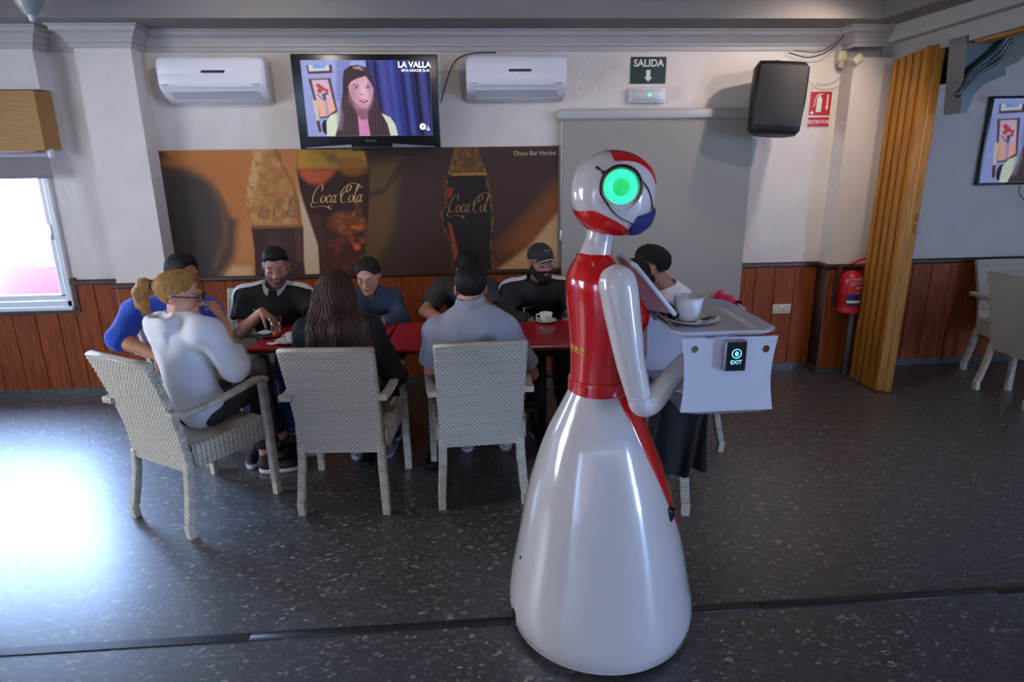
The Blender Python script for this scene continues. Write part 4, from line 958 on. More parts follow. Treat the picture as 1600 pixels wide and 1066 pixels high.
def make_chair(loc, rz, label, group):
    t = thing('wicker_armchair', label, 'chair', loc, rz, group)
    pk = dict(parent=t, world=False)
    bp = [(0, .055, .325), (0, .052, .40), (0, .038, .52), (0, -.002, .68), (0, -.048, .83), (0, -.072, .90)]
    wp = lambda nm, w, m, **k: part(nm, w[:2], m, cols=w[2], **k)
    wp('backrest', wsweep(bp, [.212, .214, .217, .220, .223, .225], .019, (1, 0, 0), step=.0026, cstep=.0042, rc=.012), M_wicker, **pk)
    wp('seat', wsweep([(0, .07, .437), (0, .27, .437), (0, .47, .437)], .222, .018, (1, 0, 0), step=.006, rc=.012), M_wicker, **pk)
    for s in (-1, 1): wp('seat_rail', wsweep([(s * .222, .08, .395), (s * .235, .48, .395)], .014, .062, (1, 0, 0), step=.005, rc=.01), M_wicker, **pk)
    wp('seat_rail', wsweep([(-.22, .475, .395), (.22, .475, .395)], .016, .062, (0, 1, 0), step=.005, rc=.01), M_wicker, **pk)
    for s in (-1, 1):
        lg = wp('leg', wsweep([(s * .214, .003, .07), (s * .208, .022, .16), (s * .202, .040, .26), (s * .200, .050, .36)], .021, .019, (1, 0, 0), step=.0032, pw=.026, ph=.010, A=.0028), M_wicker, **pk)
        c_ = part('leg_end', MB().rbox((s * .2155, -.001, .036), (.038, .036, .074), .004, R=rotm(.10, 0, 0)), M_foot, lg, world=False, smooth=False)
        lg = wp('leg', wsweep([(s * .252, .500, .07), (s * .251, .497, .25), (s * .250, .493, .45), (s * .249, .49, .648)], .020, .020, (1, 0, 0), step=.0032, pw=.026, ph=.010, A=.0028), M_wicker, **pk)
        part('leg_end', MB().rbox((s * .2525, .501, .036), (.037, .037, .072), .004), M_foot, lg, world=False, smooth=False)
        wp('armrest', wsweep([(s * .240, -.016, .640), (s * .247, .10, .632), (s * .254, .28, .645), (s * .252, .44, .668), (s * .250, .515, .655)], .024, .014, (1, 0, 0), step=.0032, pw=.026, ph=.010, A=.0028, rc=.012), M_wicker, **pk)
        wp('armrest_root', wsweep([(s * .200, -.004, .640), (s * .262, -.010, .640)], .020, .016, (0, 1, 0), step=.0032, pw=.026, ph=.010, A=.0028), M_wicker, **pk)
    return t
chairs = [
    ((-1.545, 2.95), -32.0, 'wicker armchair at the left, turned side-on, under the woman in the white hoodie'),
    ((-.660, 2.985), -3.7, 'wicker armchair seen from behind, under the long-haired woman in black'),
    ((.052, 3.00), 3.0, 'wicker armchair seen from behind, under the man in the grey shirt'),
    ((.845, 2.84), -6, 'wicker armchair behind the robot with the black jacket hanging over it'),
    ((1.50, 3.72), 92, 'wicker armchair at the right end of the table under the man in the white T-shirt'),
    ((-1.86, 4.10), -122, 'wicker armchair at the far left, under the man in the blue sweater'),
    ((-1.42, 4.40), 176, 'wicker armchair by the wall under the man in the black striped polo shirt'),
    ((3.84, 4.13), -87, 'wicker armchair in the next room, nearest the folding door, seen from behind'),
    ((4.30, 4.80), 180, 'wicker armchair in the next room against the wooden panelling, facing the camera'),
]
ch0 = None
for (x, y), a, lab in chairs:
    if ch0 is None: ch0 = make_chair((x, y, 0), math.radians(a), lab, 'wicker armchairs')
    else: dup(ch0, (x, y, 0), math.radians(a), lab)

# ------------------------------------------------------------------ tables
def table(cx, cy, wd, dp, rz, label):
    t = thing('table', label, 'table', (cx, cy, 0), rz, 'red tables pushed together')
    pk = dict(parent=t, world=False)
    part('tabletop', MB().rbox((0, 0, .741), (wd, dp, .018), .003, seg=1), M_table, smooth=False, **pk)
    part('edge_band', MB().rbox((0, 0, .728), (wd - .004, dp - .004, .012), .002, seg=1), M_dark_metal, smooth=False, **pk)
    for s in (-1, 1): 
        part('column', MB().tube([(s * wd * .3, 0, .03), (s * wd * .3, 0, .715)], .03, 16), M_dark_metal, **pk)
        part('foot_bar', MB().rbox((s * wd * .3, 0, .018), (.07, dp * .82, .03), .008), M_dark_metal, **pk)
        part('top_bar', MB().rbox((s * wd * .3, 0, .716), (.06, dp * .8, .016), .003), M_dark_metal, **pk)
    part('stretcher', MB().rbox((0, 0, .30), (wd * .6, .03, .04), .004), M_dark_metal, **pk)
    return t
a_ = math.radians(-5.5); A0 = np.array([-1.222, 3.499]); ux, uy = np.array([math.cos(a_), math.sin(a_)]), np.array([-math.sin(a_), math.cos(a_)])
c = A0 + ux * .366 + uy * .295; table(c[0], c[1], .732, .59, a_, 'red topped table at the left end of the row, with the glasses')
a_ = math.radians(-2.2); A1 = np.array([-.462, 3.388]); ux, uy = np.array([math.cos(a_), math.sin(a_)]), np.array([-math.sin(a_), math.cos(a_)])
c = A1 + ux * .55 + uy * .295; table(c[0], c[1], 1.10, .59, a_, 'long red topped table in the middle of the row, with the coffee cup')
c = A1 + ux * 1.475 + uy * .295; table(c[0], c[1], .74, .59, a_, 'red topped table at the right end of the row, behind the robot')

def stool(x, y, label):
    t = thing('stool', label, 'stool', (x, y, 0), 0, 'stools on the wall side of the tables')
    part('seat', MB().lathe([(.001, .40), (.165, .40), (.175, .41), (.175, .435), (.165, .452), (.001, .456)], (x, y, 0), 32), M_blackmat, t)
    for k in range(4):
        a = PI / 4 + k * PI / 2; part('leg', MB().tube([(x + .12 * math.cos(a), y + .12 * math.sin(a), .40), (x + .17 * math.cos(a), y + .17 * math.sin(a), .003)], .012, 10), M_dark_metal, t)
    part('foot_ring', MB().tube([(x + .152 * math.cos(a), y + .152 * math.sin(a), .16) for a in np.linspace(0, 2 * PI, 28, endpoint=False)], .007, 8, closed=True), M_dark_metal, t)
stool(-.60, 4.45, 'black stool under the woman in the denim jacket')
stool(.02, 4.45, 'black stool under the man in the dark grey T-shirt')
stool(.52, 4.42, 'black stool under the bearded man in the cap')

# ------------------------------------------------------------------ the waiter robot
RX, RY = .47, 2.12
rob = thing('robot', 'white and red waiter robot with a glowing green ear holding a tray', 'robot', (RX, RY, 0))
def loft(rows, n=72, nz=90, x0=0, a0=0, a1=2 * PI, closed=True):
    """rows: z, xc, yc, rx, ry"""
    Q = crom(rows, nz); k = n if closed else n + 1; a = np.linspace(a0, a1, k, endpoint=not closed)
    P = np.stack([Q[:, 1][:, None] + Q[:, 3][:, None] * np.cos(a), Q[:, 2][:, None] + Q[:, 4][:, None] * np.sin(a), np.repeat(Q[:, 0][:, None], k, 1)], -1)
    return P
SK = [(.035, .478, RY, .338, .338), (.075, .477, RY, .349, .349), (.13, .474, RY, .348, .348), (.21, .4705, RY, .335, .335), (.3535, .469, RY, .308, .308), (.528, .462, RY, .270, .270), (.649, .458, RY, .236, .236), (.78, .4535, RY, .1885, .1885), (.878, .4545, RY, .1435, .1435), (.955, .4505, RY, .103, .108), (.975, .4505, RY, .098, .104)]
part('skirt', MB().grid(loft(SK), cv=True), M_rob_w, rob)
SKQ = crom(SK, 400)
def sk_at(z, a, off=0):
    q = [np.interp(z, SKQ[:, 0], SKQ[:, i]) for i in range(5)]
    return (q[1] + (q[3] + off) * math.cos(a), q[2] + (q[4] + off) * math.sin(a), z)
# red front panel of the skirt, edge curve in angle from the front
edge = [(.955, 62), (.90, 58), (.80, 48.5), (.68, 40), (.56, 32), (.47, 24), (.39, 14), (.335, 5), (.32, 0)]
ez = np.linspace(.955, .322, 60); ea = np.interp(-ez, [-e[0] for e in edge], [e[1] for e in edge])
G = [[sk_at(z, math.radians(A * u), .0035 if abs(u) < .999 else .0003) for u in np.linspace(-1, 1, 41)] for z, A in zip(ez, ea)]
part('front_panel', MB().grid(G), M_rob_r, rob, label='glossy red front panel')
part('base', MB().lathe([(.05, .002), (.30, .002), (.315, .012), (.315, .055), (.05, .055)], (.478, RY, 0), 48), M_blackmat, rob)
part('base_rim', MB().grid(loft([(.028, .478, RY, .334, .334), (.033, .478, RY, .339, .339), (.038, .478, RY, .338, .338)], nz=4), cv=True), M_rob_w, rob)
part('sensor', MB().rbox(sk_at(.53, math.radians(-33), .002), (.028, .028, .05), .006, R=rotm(0, .25, math.radians(-33))), M_black, rob, label='small black latch at the edge of the red panel')
part('sensor', MB().rbox(sk_at(.10, math.radians(-166), .0), (.012, .03, .042), .004, R=rotm(0, 0, math.radians(14))), M_black, rob)
part('sensor', MB().rbox(sk_at(.33, math.radians(-168), .0), (.008, .010, .012), .003), M_black, rob)
TS = [(1.003, .449, RY, .097, .104), (1.03, .448, RY, .096, .104), (1.10, .452, RY, .101, .112), (1.17, .464, RY, .119, .128), (1.23, .472, RY, .134, .142), (1.30, .462, RY, .130, .148), (1.355, .452, RY, .118, .146), (1.395, .438, RY, .088, .118), (1.420, .428, RY, .064, .078), (1.436, .424, RY, .056, .060), (1.440, .424, RY, .045, .045)]
part('torso', MB().grid(loft(TS), cv=True), M_rob_r, rob)
for s in (-1, 1): part('bust', MB().ell((.535, RY + s * .060, 1.225), (.070, .062, .068), 18), M_rob_r, rob)
part('waistband', MB().grid(loft([(.955, .4505, RY, .100, .106), (.958, .4505, RY, .105, .111), (.965, .4505, RY, .1065, .1125), (.998, .4495, RY, .1045, .111), (1.004, .4495, RY, .103, .109), (1.006, .449, RY, .096, .103)], nz=30), cv=True), M_rob_r, rob)
part('buckle', MB().rbox((.4505 + .106 * math.cos(math.radians(-128)), RY + .112 * math.sin(math.radians(-128)), .982), (.012, .016, .022), .004, R=rotm(0, 0, math.radians(-38))), M_rob_r, rob)
part('neck', MB().grid(loft([(1.418, .425, RY, .056, .060), (1.432, .428, RY, .055, .057), (1.452, .434, RY, .052, .052), (1.480, .441, RY, .0475, .048), (1.53, .452, RY, .047, .048)], nz=30), cv=True), M_rob_w, rob)
# glyphs on the back
gm = MB(); 
for (s, size, z) in (('服务员', .026, 1.118), ('ROBOT', .010, 1.096)):
    v, f = text_geo(s, size, .0006)
    if len(v):
        ang = PI + .50 + v[:, 0] / .105
        q = np.array([[.454 + .1065 * math.cos(a), RY + .1175 * math.sin(a), z + zz] for a, zz in zip(ang, v[:, 1])])
        if size > .02: gm.add(q, f)
if gm.n: part('lettering', gm, mat('letter_yellow', (200, 150, 20), .4), rob, smooth=False, label='small yellow characters on the back')
# head
HC = np.array([.479, 2.105, 1.628]); Rh = rotm(0, math.radians(8), 0)
def headp(th, ph, off=0.0):
    """th from crown 0..pi, ph 0 = face (+x), negative side = towards the camera"""
    d = np.array([math.sin(th) * math.cos(ph), math.sin(th) * math.sin(ph), math.cos(th)])
    e = 2.25; k = (abs(d[0]) ** e + abs(d[1]) ** e + abs(d[2]) ** e) ** (-1 / e)
    r = np.array([.139, .118, .136]) + off
    p = d * k * r
    if p[2] < 0: p[0] = p[0] * (1 - .15 * (p[2] / .136) ** 2) - .004 * (p[2] / .136)
    p[2] = max(p[2], -.124 - off)
    return HC + Rh @ p
TH = np.linspace(.02, PI - .02, 70); PH = np.linspace(-PI, PI, 100, endpoint=False)
hd = part('head', MB().grid([[headp(t, p) for p in PH] for t in TH], cv=True), M_rob_w, rob)
def zband(fl, fh, x0, x1, nm):
    """patch on the head between side-view heights: columns by x, both sides"""
    pass
# crown band: strip over the top from behind the crown to the brow, ends at the sides
def side_dir(ax, az, side):
    """point on the head surface whose side-view direction is given by x,z (head frame) and lateral y share"""
    d = nrm([ax, side, az]); th = math.acos(d[2]); ph = math.atan2(d[1], d[0]); return th, ph
def patch(rowsfn, nu, nv, off, m, nm, lab=None):
    G = [[headp(*rowsfn(u, v), off if 0 < i < nv - 1 else .0005) for i, v in enumerate(np.linspace(-1, 1, nv))] for u in np.linspace(0, 1, nu)]
    return part(nm, MB().grid(G), m, hd, label=lab)
def crown(u, v):
    a = math.radians(-17 + u * 84)                      # along the midline from crown to brow, tilt forward
    w = math.radians(np.interp(u, [0, .08, .5, 1], [42, 44, 38, 31])) * v
    dx, dz = math.sin(a), math.cos(a); d = np.array([dx * math.cos(w), math.sin(w), dz * math.cos(w)])
    return math.acos(np.clip(d[2], -1, 1)), math.atan2(d[1], d[0])
patch(crown, 40, 31, .0018, M_rob_r, 'crown_band', 'glossy red band over the crown')
def jaw(u, v):
    # u: from just under the side line to the underside; v: all round the back and sides
    ph = PI + v * math.radians(128)
    hi = np.interp(abs(v), [0, .25, .45, .8, 1], [118, 116, 112, 128, 138]); th = math.radians(hi + (158 - hi) * u)
    return th, (ph + PI) % (2 * PI) - PI
G = [[headp(*jaw(u, v), .0018 if 0 < u < 1 and abs(v) < 1 else .0004) for v in np.linspace(-1, 1, 71)] for u in np.linspace(0, 1, 16)]
part('jaw_band', MB().grid(G), M_rob_r, hd, label='glossy red band around the jaw')
# glowing ears, one each side
M_eye = mat('ear_ring', (60, 255, 190), .3, emit=(50, 255, 165), estr=1.25); M_eye2 = mat('ear_disc', (40, 210, 110), .3, emit=(40, 215, 112), estr=.72)
for s in (-1, 1):
    ec = np.array([.478, 2.105 + s * .101, 1.655])
    Re = rotm(0, 0, 0)
    def L(prof, sd=s): return [(r, sd * h) for r, h in prof]
    e_ = part('ear', MB().lathe(L([(.066, -.012), (.066, .006), (.064, .010), (.058, .013), (.056, .012)]), ec, 44, axis=1) if False else MB().add((lambda m: np.concatenate(m.v))(q := MB().lathe([(.068, -.02), (.066, .004), (.063, .010), (.058, .012), (.057, .008), (.057, -.02)], (0, 0, 0), 48, axis=1)) * [1, -s, 1] * [1, -1, 1] * [1, -1, 1] + ec, q.f), M_rob_w, rob)
    yy = lambda h: ec[1] + s * h
    ring = [(r, h) for r, h in ((.0525, .004), (.0525, .014), (.049, .019), (.040, .0215), (.029, .019), (.027, .0175))]
    def lat(prof, n=48):
        a = np.linspace(0, 2 * PI, n, endpoint=False)
        return [[(ec[0] + r * math.cos(t), yy(h), ec[2] + r * math.sin(t)) for t in a] for r, h in prof]
    part('glow_ring', MB().grid(lat(ring), cv=True), M_eye, e_, label='glowing green ring')
    part('glow_disc', MB().grid(lat([(.0275, .0175), (.025, .0185), (.001, .019)]), cv=True), M_eye2, e_)
    part('rim', MB().tube([(ec[0] + .0625 * math.cos(t), yy(.012), ec[2] + .0625 * math.sin(t)) for t in np.linspace(0, 2 * PI, 40, endpoint=False)], .0016, 6, closed=True), mat('rim_black', (20, 20, 24), .3), e_)
    # mask cords
    c1 = [(ec[0] + .056, yy(.012), ec[2] + .034), (ec[0] + .078, yy(.006), ec[2] - .01), (ec[0] + .094, yy(-.008), ec[2] - .062), (ec[0] + .098, yy(-.016), ec[2] - .074)]
    c2 = [(ec[0] - .06, yy(.012), ec[2] - .02), (ec[0] - .035, yy(.010), ec[2] - .062), (ec[0] + .01, yy(.004), ec[2] - .088), (ec[0] + .052, yy(-.012), ec[2] - .110)]
    c3 = [(ec[0] - .072, yy(.016), ec[2] + .056), (ec[0] - .060, yy(.015), ec[2] + .048), (ec[0] - .05, yy(.014), ec[2] + .040)]
    arc = [(ec[0] + .066 * math.cos(t), yy(.0125), ec[2] + .066 * math.sin(t)) for t in np.linspace(math.radians(200), math.radians(30), 16)]
    def hp(x, z, off=.003):
        v = Rh.T @ np.array([x - HC[0], 0, z - HC[2]]); e = 2.25; k = max(0, 1 - abs(v[0] / .139) ** e - abs(v[2] / .136) ** e); return (x, HC[1] + s * (.118 * k ** (1 / e) + off), z)
    c1 = [(ec[0] + .058, yy(.012), ec[2] + .028)] + [hp(x, z) for x, z in ((.565, 1.650), (.583, 1.612), (.590, 1.583))]
    c2 = [(ec[0] - .058, yy(.012), ec[2] - .025)] + [hp(x, z) for x, z in ((.452, 1.585), (.480, 1.562), (.515, 1.545), (.528, 1.538))]
    mk_ = (c1, c2, c3, arc)
    b = MB()
    for q_ in mk_: b.tube(crom(q_, 24), .0022, 6)
    b.ell((ec[0] - .073, yy(.017), ec[2] + .057), (.010, .004, .005), 6, R=rotm(0, .5, 0)).ell((ec[0] - .055, yy(.016), ec[2] + .044), (.008, .004, .006), 6)
    part('mask_cord', b, M_black, rob)
# cloth mask over the chin
def maskp(u, v):
    v2 = v; ph = v * math.radians(62); top_ = np.interp(abs(v), [0, .6, 1], [99, 104, 112]); bot = np.interp(abs(v), [0, .6, 1], [150, 146, 133])
    return math.radians(top_ + (bot - top_) * u), ph
Gm = []
for u in np.linspace(0, 1, 18):
    row = []
    for v in np.linspace(-1, 1, 35):
        bul = .003 + .018 * math.sin(PI * u) ** .7 * (1 - v * v) + .0012 * math.sin(u * 19)
        row.append(headp(*maskp(u, v), bul))
    Gm.append(row)
part('mask', MB().grid(Gm), mat('mask_blue', (26, 38, 98), .8, bump=.2, bscale=500), rob, label='dark blue cloth face mask')
# arms
def arm(s):
    y0 = RY + s * .175
    sh = [(.447, y0 - s * .013, 1.421), (.4485, y0 - s * .012, 1.417), (.452, y0 - s * .010, 1.406), (.458, y0 - s * .006, 1.388), (.466, y0 - s * .003, 1.365), (.472, y0, 1.34), (.478, y0 + s * .005, 1.30), (.492, y0 + s * .012, 1.22), (.510, y0 + s * .020, 1.12), (.530, y0 + s * .026, 1.04), (.543, y0 + s * .028, .995)]
    rr = [.002, .022, .040, .053, .060, .0605, .0590, .054, .047, .042, .039]
    Pth = crom(np.c_[np.array(sh), rr], 90)
    up = part('upper_arm', MB().tube(Pth[:, :3], np.maximum(Pth[:, 3], .001), 32), M_rob_w, rob)
    # elbow and forearm
    fp = [(.545, y0 + s * .028, 1.00), (.552, y0 + s * .028, .975), (.575, y0 + s * .024, .972), (.605, y0 + s * .02, 1.00), (.640, y0 + s * .012, 1.04), (.69, y0 + s * .0, 1.09), (.74, y0 - s * .01, 1.125)]
    fr = [.041, .042, .042, .039, .036, .033, .030]
    Pf = crom(np.c_[np.array(fp), fr], 46)
    fa = part('forearm', MB().tube(Pf[:, :3], Pf[:, 3], 26), M_rob_w, rob)
    part('elbow_ring', MB().tube([(.543 + .042 * math.cos(t), y0 + s * .028 + .042 * math.sin(t), .998 - .008 * math.cos(t)) for t in np.linspace(0, 2 * PI, 36, endpoint=False)], .002, 6, closed=True), M_white_pl, fa)
    # hand closing on the support under the tray
    h = MB().ell((.775, y0 - s * .015, 1.142), (.045, .020, .028), 12)
    part('hand', h, M_rob_w, rob)
    for k in range(4):
        o = (k - 1.5) * .016
        part('finger', MB().tube(crom([(.79, y0 - s * .015 + o * .2, 1.150 + o), (.83, y0 - s * .02, 1.152 + o), (.845, y0 - s * .04, 1.150 + o), (.83, y0 - s * .055, 1.148 + o)], 10), .0085, 8), M_rob_w, rob)
    part('thumb', MB().tube(crom([(.77, y0 - s * .02, 1.16), (.79, y0 - s * .035, 1.178), (.815, y0 - s * .045, 1.182)], 8), .009, 8), M_rob_w, rob)
arm(-1); arm(1)
# tablet on the chest
Rt2 = rotm(0, math.radians(-40), 0)      # plane leaning back
tc_ = np.array([.600, RY, 1.332])
tb = MB().rbox(tc_, (.016, .27, .225), .006, R=Rt2); part('tablet', tb, mat('tablet_white', (206, 206, 216), .25, coat=.4), rob)
part('tablet_screen', MB().rbox(tc_ + Rt2 @ [.0088, 0, 0], (.002, .245, .20), .001, R=Rt2), M_black, rob)
bk = MB(); hx = [Rt2 @ np.array(q) + tc_ for q in [(-.008, -.12, -.10), (-.008, .12, -.10), (-.008, .12, .10), (-.008, -.12, .10), (-.055, -.09, -.05), (-.055, .09, -.05), (-.045, .09, .085), (-.045, -.09, .085)]]
part('tablet_back', bk.add(hx, [(0, 1, 2, 3), (4, 7, 6, 5), (0, 3, 7, 4), (1, 5, 6, 2), (0, 4, 5, 1), (3, 2, 6, 7)]), mat('tablet_reflection_tint', (190, 150, 156), .2, coat=.6), rob, smooth=False)  # white back panel, red reflection of the torso put into its colour
part('tablet_ledge', MB().rbox(tc_ + Rt2 @ [.0, 0, -.122], (.05, .24, .012), .003, R=Rt2), M_dark_metal, rob)
part('tablet_vent', MB().add(*(lambda q: (np.concatenate(q.v), q.f))((lambda m: [m.ell(tc_ + Rt2 @ np.array([-.030 - .002 * k, -.108 + .0 * k, .06 - .017 * k]), (.0025, .0025, .0025), 5) for k in range(9)] and m)(MB()))), M_steel, rob)

# tray with a raised lip, and the bent white holder under it
def tray(parent):
    x0, x1, y0, y1, z = .614, .945, 1.822, 2.27, 1.216; cx, cy = (x0 + x1) / 2, (y0 + y1) / 2
    def ring(ins, zz, rc):
        P = []; hx_, hy = (x1 - x0) / 2 - ins, (y1 - y0) / 2 - ins; rc = max(.01, rc - ins * .6)
        for q, (sx, sy) in enumerate(((1, 1), (-1, 1), (-1, -1), (1, -1))):
            for t in np.linspace(0, PI / 2, 8):
                a = q * PI / 2 + t; P.append((cx + sx * (hx_ - rc) + rc * math.cos(a), cy + sy * (hy - rc) + rc * math.sin(a), zz))
        return P
    rows = [ring(.030, z - .004, .05), ring(.012, z + .004, .05), ring(.001, z + .013, .05), ring(0, z + .017, .05), ring(.003, z + .019, .05), ring(.012, z + .014, .05), ring(.024, z + .004, .05), ring(.034, z, .05), ring(.06, z, .05)]
    b = MB().grid(rows, cv=True); n = 32
    b.f.append(tuple(range(n))[::-1]); b.f.append(tuple(8 * n + i for i in range(n)))
    return part('tray', b, mat('tray_white', (212, 212, 224), .22, coat=.4), parent, angle=60)
tray(rob)
M_hold = mat('holder_white', (200, 198, 206), .5, bump=.05, bscale=600)
def wallpanel(y, th=.004):
    z1, z0 = 1.211, .970; nz_, nx_ = 31, 41; X0 = lambda z: .644 + .010 * math.sin(PI * (z - z0) / (z1 - z0)) + .010 * (z1 - z) / .24; X1 = lambda z: .946 - .014 * math.sin(PI * (z - z0) / (z1 - z0)) ** 1 + .004 * (z1 - z) / .24
    holes = [(.686, 1.176, .011), (.911, 1.170, .012)]
    # panel as polygon with holes (triangle fill)
    bm = bmesh.new(); 
    out = [(X0(z), z) for z in np.linspace(z0, z1, nz_)] + [(X1(z), z) for z in np.linspace(z1, z0, nz_)]
    loops = [out] + [[(cx + r * math.cos(a), cz + r * math.sin(a)) for a in np.linspace(0, 2 * PI, 20, endpoint=False)] for cx, cz, r in holes]
    es = []
    for lp in loops:
        vs_ = [bm.verts.new((p[0], y, p[1])) for p in lp]
        for i in range(len(vs_)): es.append(bm.edges.new((vs_[i], vs_[(i + 1) % len(vs_)])))
    r = bmesh.ops.triangle_fill(bm, edges=es, use_beauty=True); fs = [g for g in r['geom'] if isinstance(g, bmesh.types.BMFace)]
    ex_ = bmesh.ops.extrude_face_region(bm, geom=fs); bmesh.ops.translate(bm, verts=[g for g in ex_['geom'] if isinstance(g, bmesh.types.BMVert)], vec=(0, th, 0))
    bm.verts.index_update(); V = np.array([v.co[:] for v in bm.verts]); F = [[v.index for v in f.verts] for f in bm.faces]; bm.free(); return MB().add(V, F)
part('holder_side', wallpanel(1.838), M_hold, rob, smooth=False); part('holder_side', wallpanel(2.25), M_hold, rob, smooth=False)
pb = [( .655, .971), (.70, .963), (.80, .960), (.92, .963), (.949, .971)]
part('holder_bottom', MB().grid([[(x, y, z) for x, z in pb] for y in (1.840, 2.252)]).grid([[(x, y, z + .004) for x, z in pb] for y in (1.840, 2.252)]), M_hold, rob, smooth=False)
part('holder_plate', MB().lathe([(.001, .975), (.07, .976), (.10, .988), (.102, .992), (.07, .984), (.001, .98)], (.75, 2.05, 0), 36), M_porc, rob)
eb = part('exit_button', MB().rbox((.806, 1.826, 1.157), (.066, .024, .096), .003), mat('button_steel', (150, 152, 162), .35, metal=.6), rob, label='black touch button with a lit hand symbol and EXIT')
part('button_face', MB().rbox((.8075, 1.8135, 1.157), (.061, .003, .092), .001), M_black, eb, smooth=False)
M_cy = mat('button_light', (150, 235, 255), .4, emit=(130, 225, 255), estr=1.5)
b = MB(); text_on(b, 'EXIT', .0175, (.8075, 1.8115, 1.1385), bold=.0003, sx=1.0)
b.tube([(.8075 + .0140 * math.cos(t), 1.8115, 1.166 + .0140 * math.sin(t)) for t in np.linspace(0, 2 * PI, 32, endpoint=False)], .0014, 6, closed=True)
b.prism([(.8075 + 1.2 * x, 1.166 + 1.2 * z) for x, z in [(-.005, -.001), (-.004, .003), (-.001, .006), (.002, .005), (.0045, .003), (.005, -.002), (.003, -.0065), (-.002, -.0065)]], 1, 1.8110, 1.8118)
part('lettering', b, M_cy, eb, smooth=False)
part('palm_dot', MB().ell((.8070, 1.8108, 1.1645), (.0015, .0006, .0015), 6), M_black, eb)

# cup and saucer carried on the tray
def cup(name, label, x, y, z, s, ha, group=None, spoon=True, hand=True, cn='cup'):
    t = thing(name, label, cn, (x, y, z), 0, group)
    pr_ = [(.001, .004), (.022, .004), (.024, .0), (.026, .004), (.036, .018), (.042, .038), (.0445, .060), (.0425, .060), (.040, .038), (.034, .020), (.02, .010), (.001, .009)] if hand else [(.001, .004), (.026, .004), (.028, .0), (.032, .004), (.0405, .022), (.0445, .048), (.0475, .080), (.0452, .080), (.042, .048), (.038, .024), (.02, .012), (.001, .011)]
    part('body', MB().lathe([(a * s, b * s) for a, b in pr_], (x, y, z), 40), M_porc, t)
    if hand:
        d = np.array([math.cos(ha), math.sin(ha), 0]); o = np.array([x, y, z])
        part('handle', MB().tube(crom([o + d * .040 * s + [0, 0, .05 * s], o + d * .058 * s + [0, 0, .051 * s], o + d * .066 * s + [0, 0, .036 * s], o + d * .055 * s + [0, 0, .02 * s], o + d * .037 * s + [0, 0, .018 * s]], 18), .0042 * s, 8), M_porc, t)
    return t
def saucer(label, x, y, z, r, group=None):
    return tag(part('saucer', MB().lathe([(.001, .003), (.35 * r, .003), (.38 * r, .0), (.42 * r, .002), (.75 * r, .009), (r, .017), (r, .019), (.74 * r, .012), (.42 * r, .006), (.001, .006)], (x, y, z), 40), M_porc), label, 'saucer', group)
def spoon(label, p, q):
    p = np.array(p, float); q = np.array(q, float); d = nrm(q - p); m = MB().tube(crom([p, p * .6 + q * .4 + [0, 0, .002], q], 14), np.linspace(.0022, .0014, 14), 6)
    a = math.atan2(d[1], d[0]); m.ell(q + d * .014, (.016, .009, .003), 10, R=rotm(0, 0, a)); return tag(part('teaspoon', m, M_steel), label, 'spoon')
saucer('white saucer on the tray of the robot', .733, 2.01, 1.216, .088)
cup('coffee_cup', 'large white cup standing on the tray of the robot', .722, 2.020, 1.223, 1.0, 2.2, hand=False)
spoon('teaspoon lying on the saucer on the robot tray', (.806, 1.985, 1.240), (.755, 1.955, 1.230))
tag(part('sugar_sachet', MB().rbox((.775, 1.985, 1.2345), (.045, .022, .003), .001, R=rotm(0, -.1, .25), seg=1), mat('sachet_dark', (40, 36, 40), .4)), 'dark sugar sachet lying on the saucer on the robot tray', 'sachet')
# ------------------------------------------------------------------ people
def A3(x, y, Y): return at(x, y, Y=Y)
def wnoise(P, f, seed):
    rg = np.random.RandomState(seed); o = np.zeros(len(P))
    for k in range(6):
        d = rg.randn(3); d = d / np.linalg.norm(d) * f * (1 + .35 * k); o += np.sin(P @ d + rg.rand() * 6) / (1 + .3 * k)
    return o / 3
def vnormals(V, F):
    n = np.cross(V[F[:, 2]] - V[F[:, 0]], V[F[:, 3]] - V[F[:, 1]]); N = np.zeros_like(V)
    for i in range(4): np.add.at(N, F[:, i], n)
    return N / (np.linalg.norm(N, axis=1)[:, None] + 1e-12)
def fpart(name, F, m, parent, wr=0, wf=30, seed=1, cols=None, label=None):
    V, Q = F.mesh()
    if wr: 
        N = vnormals(V, Q); V = V + N * (wr * wnoise(V * [1, 1, .8], wf, seed))[:, None]
    return part(name, (V, Q), m, parent, cols=cols(V) if cols else None, label=label)

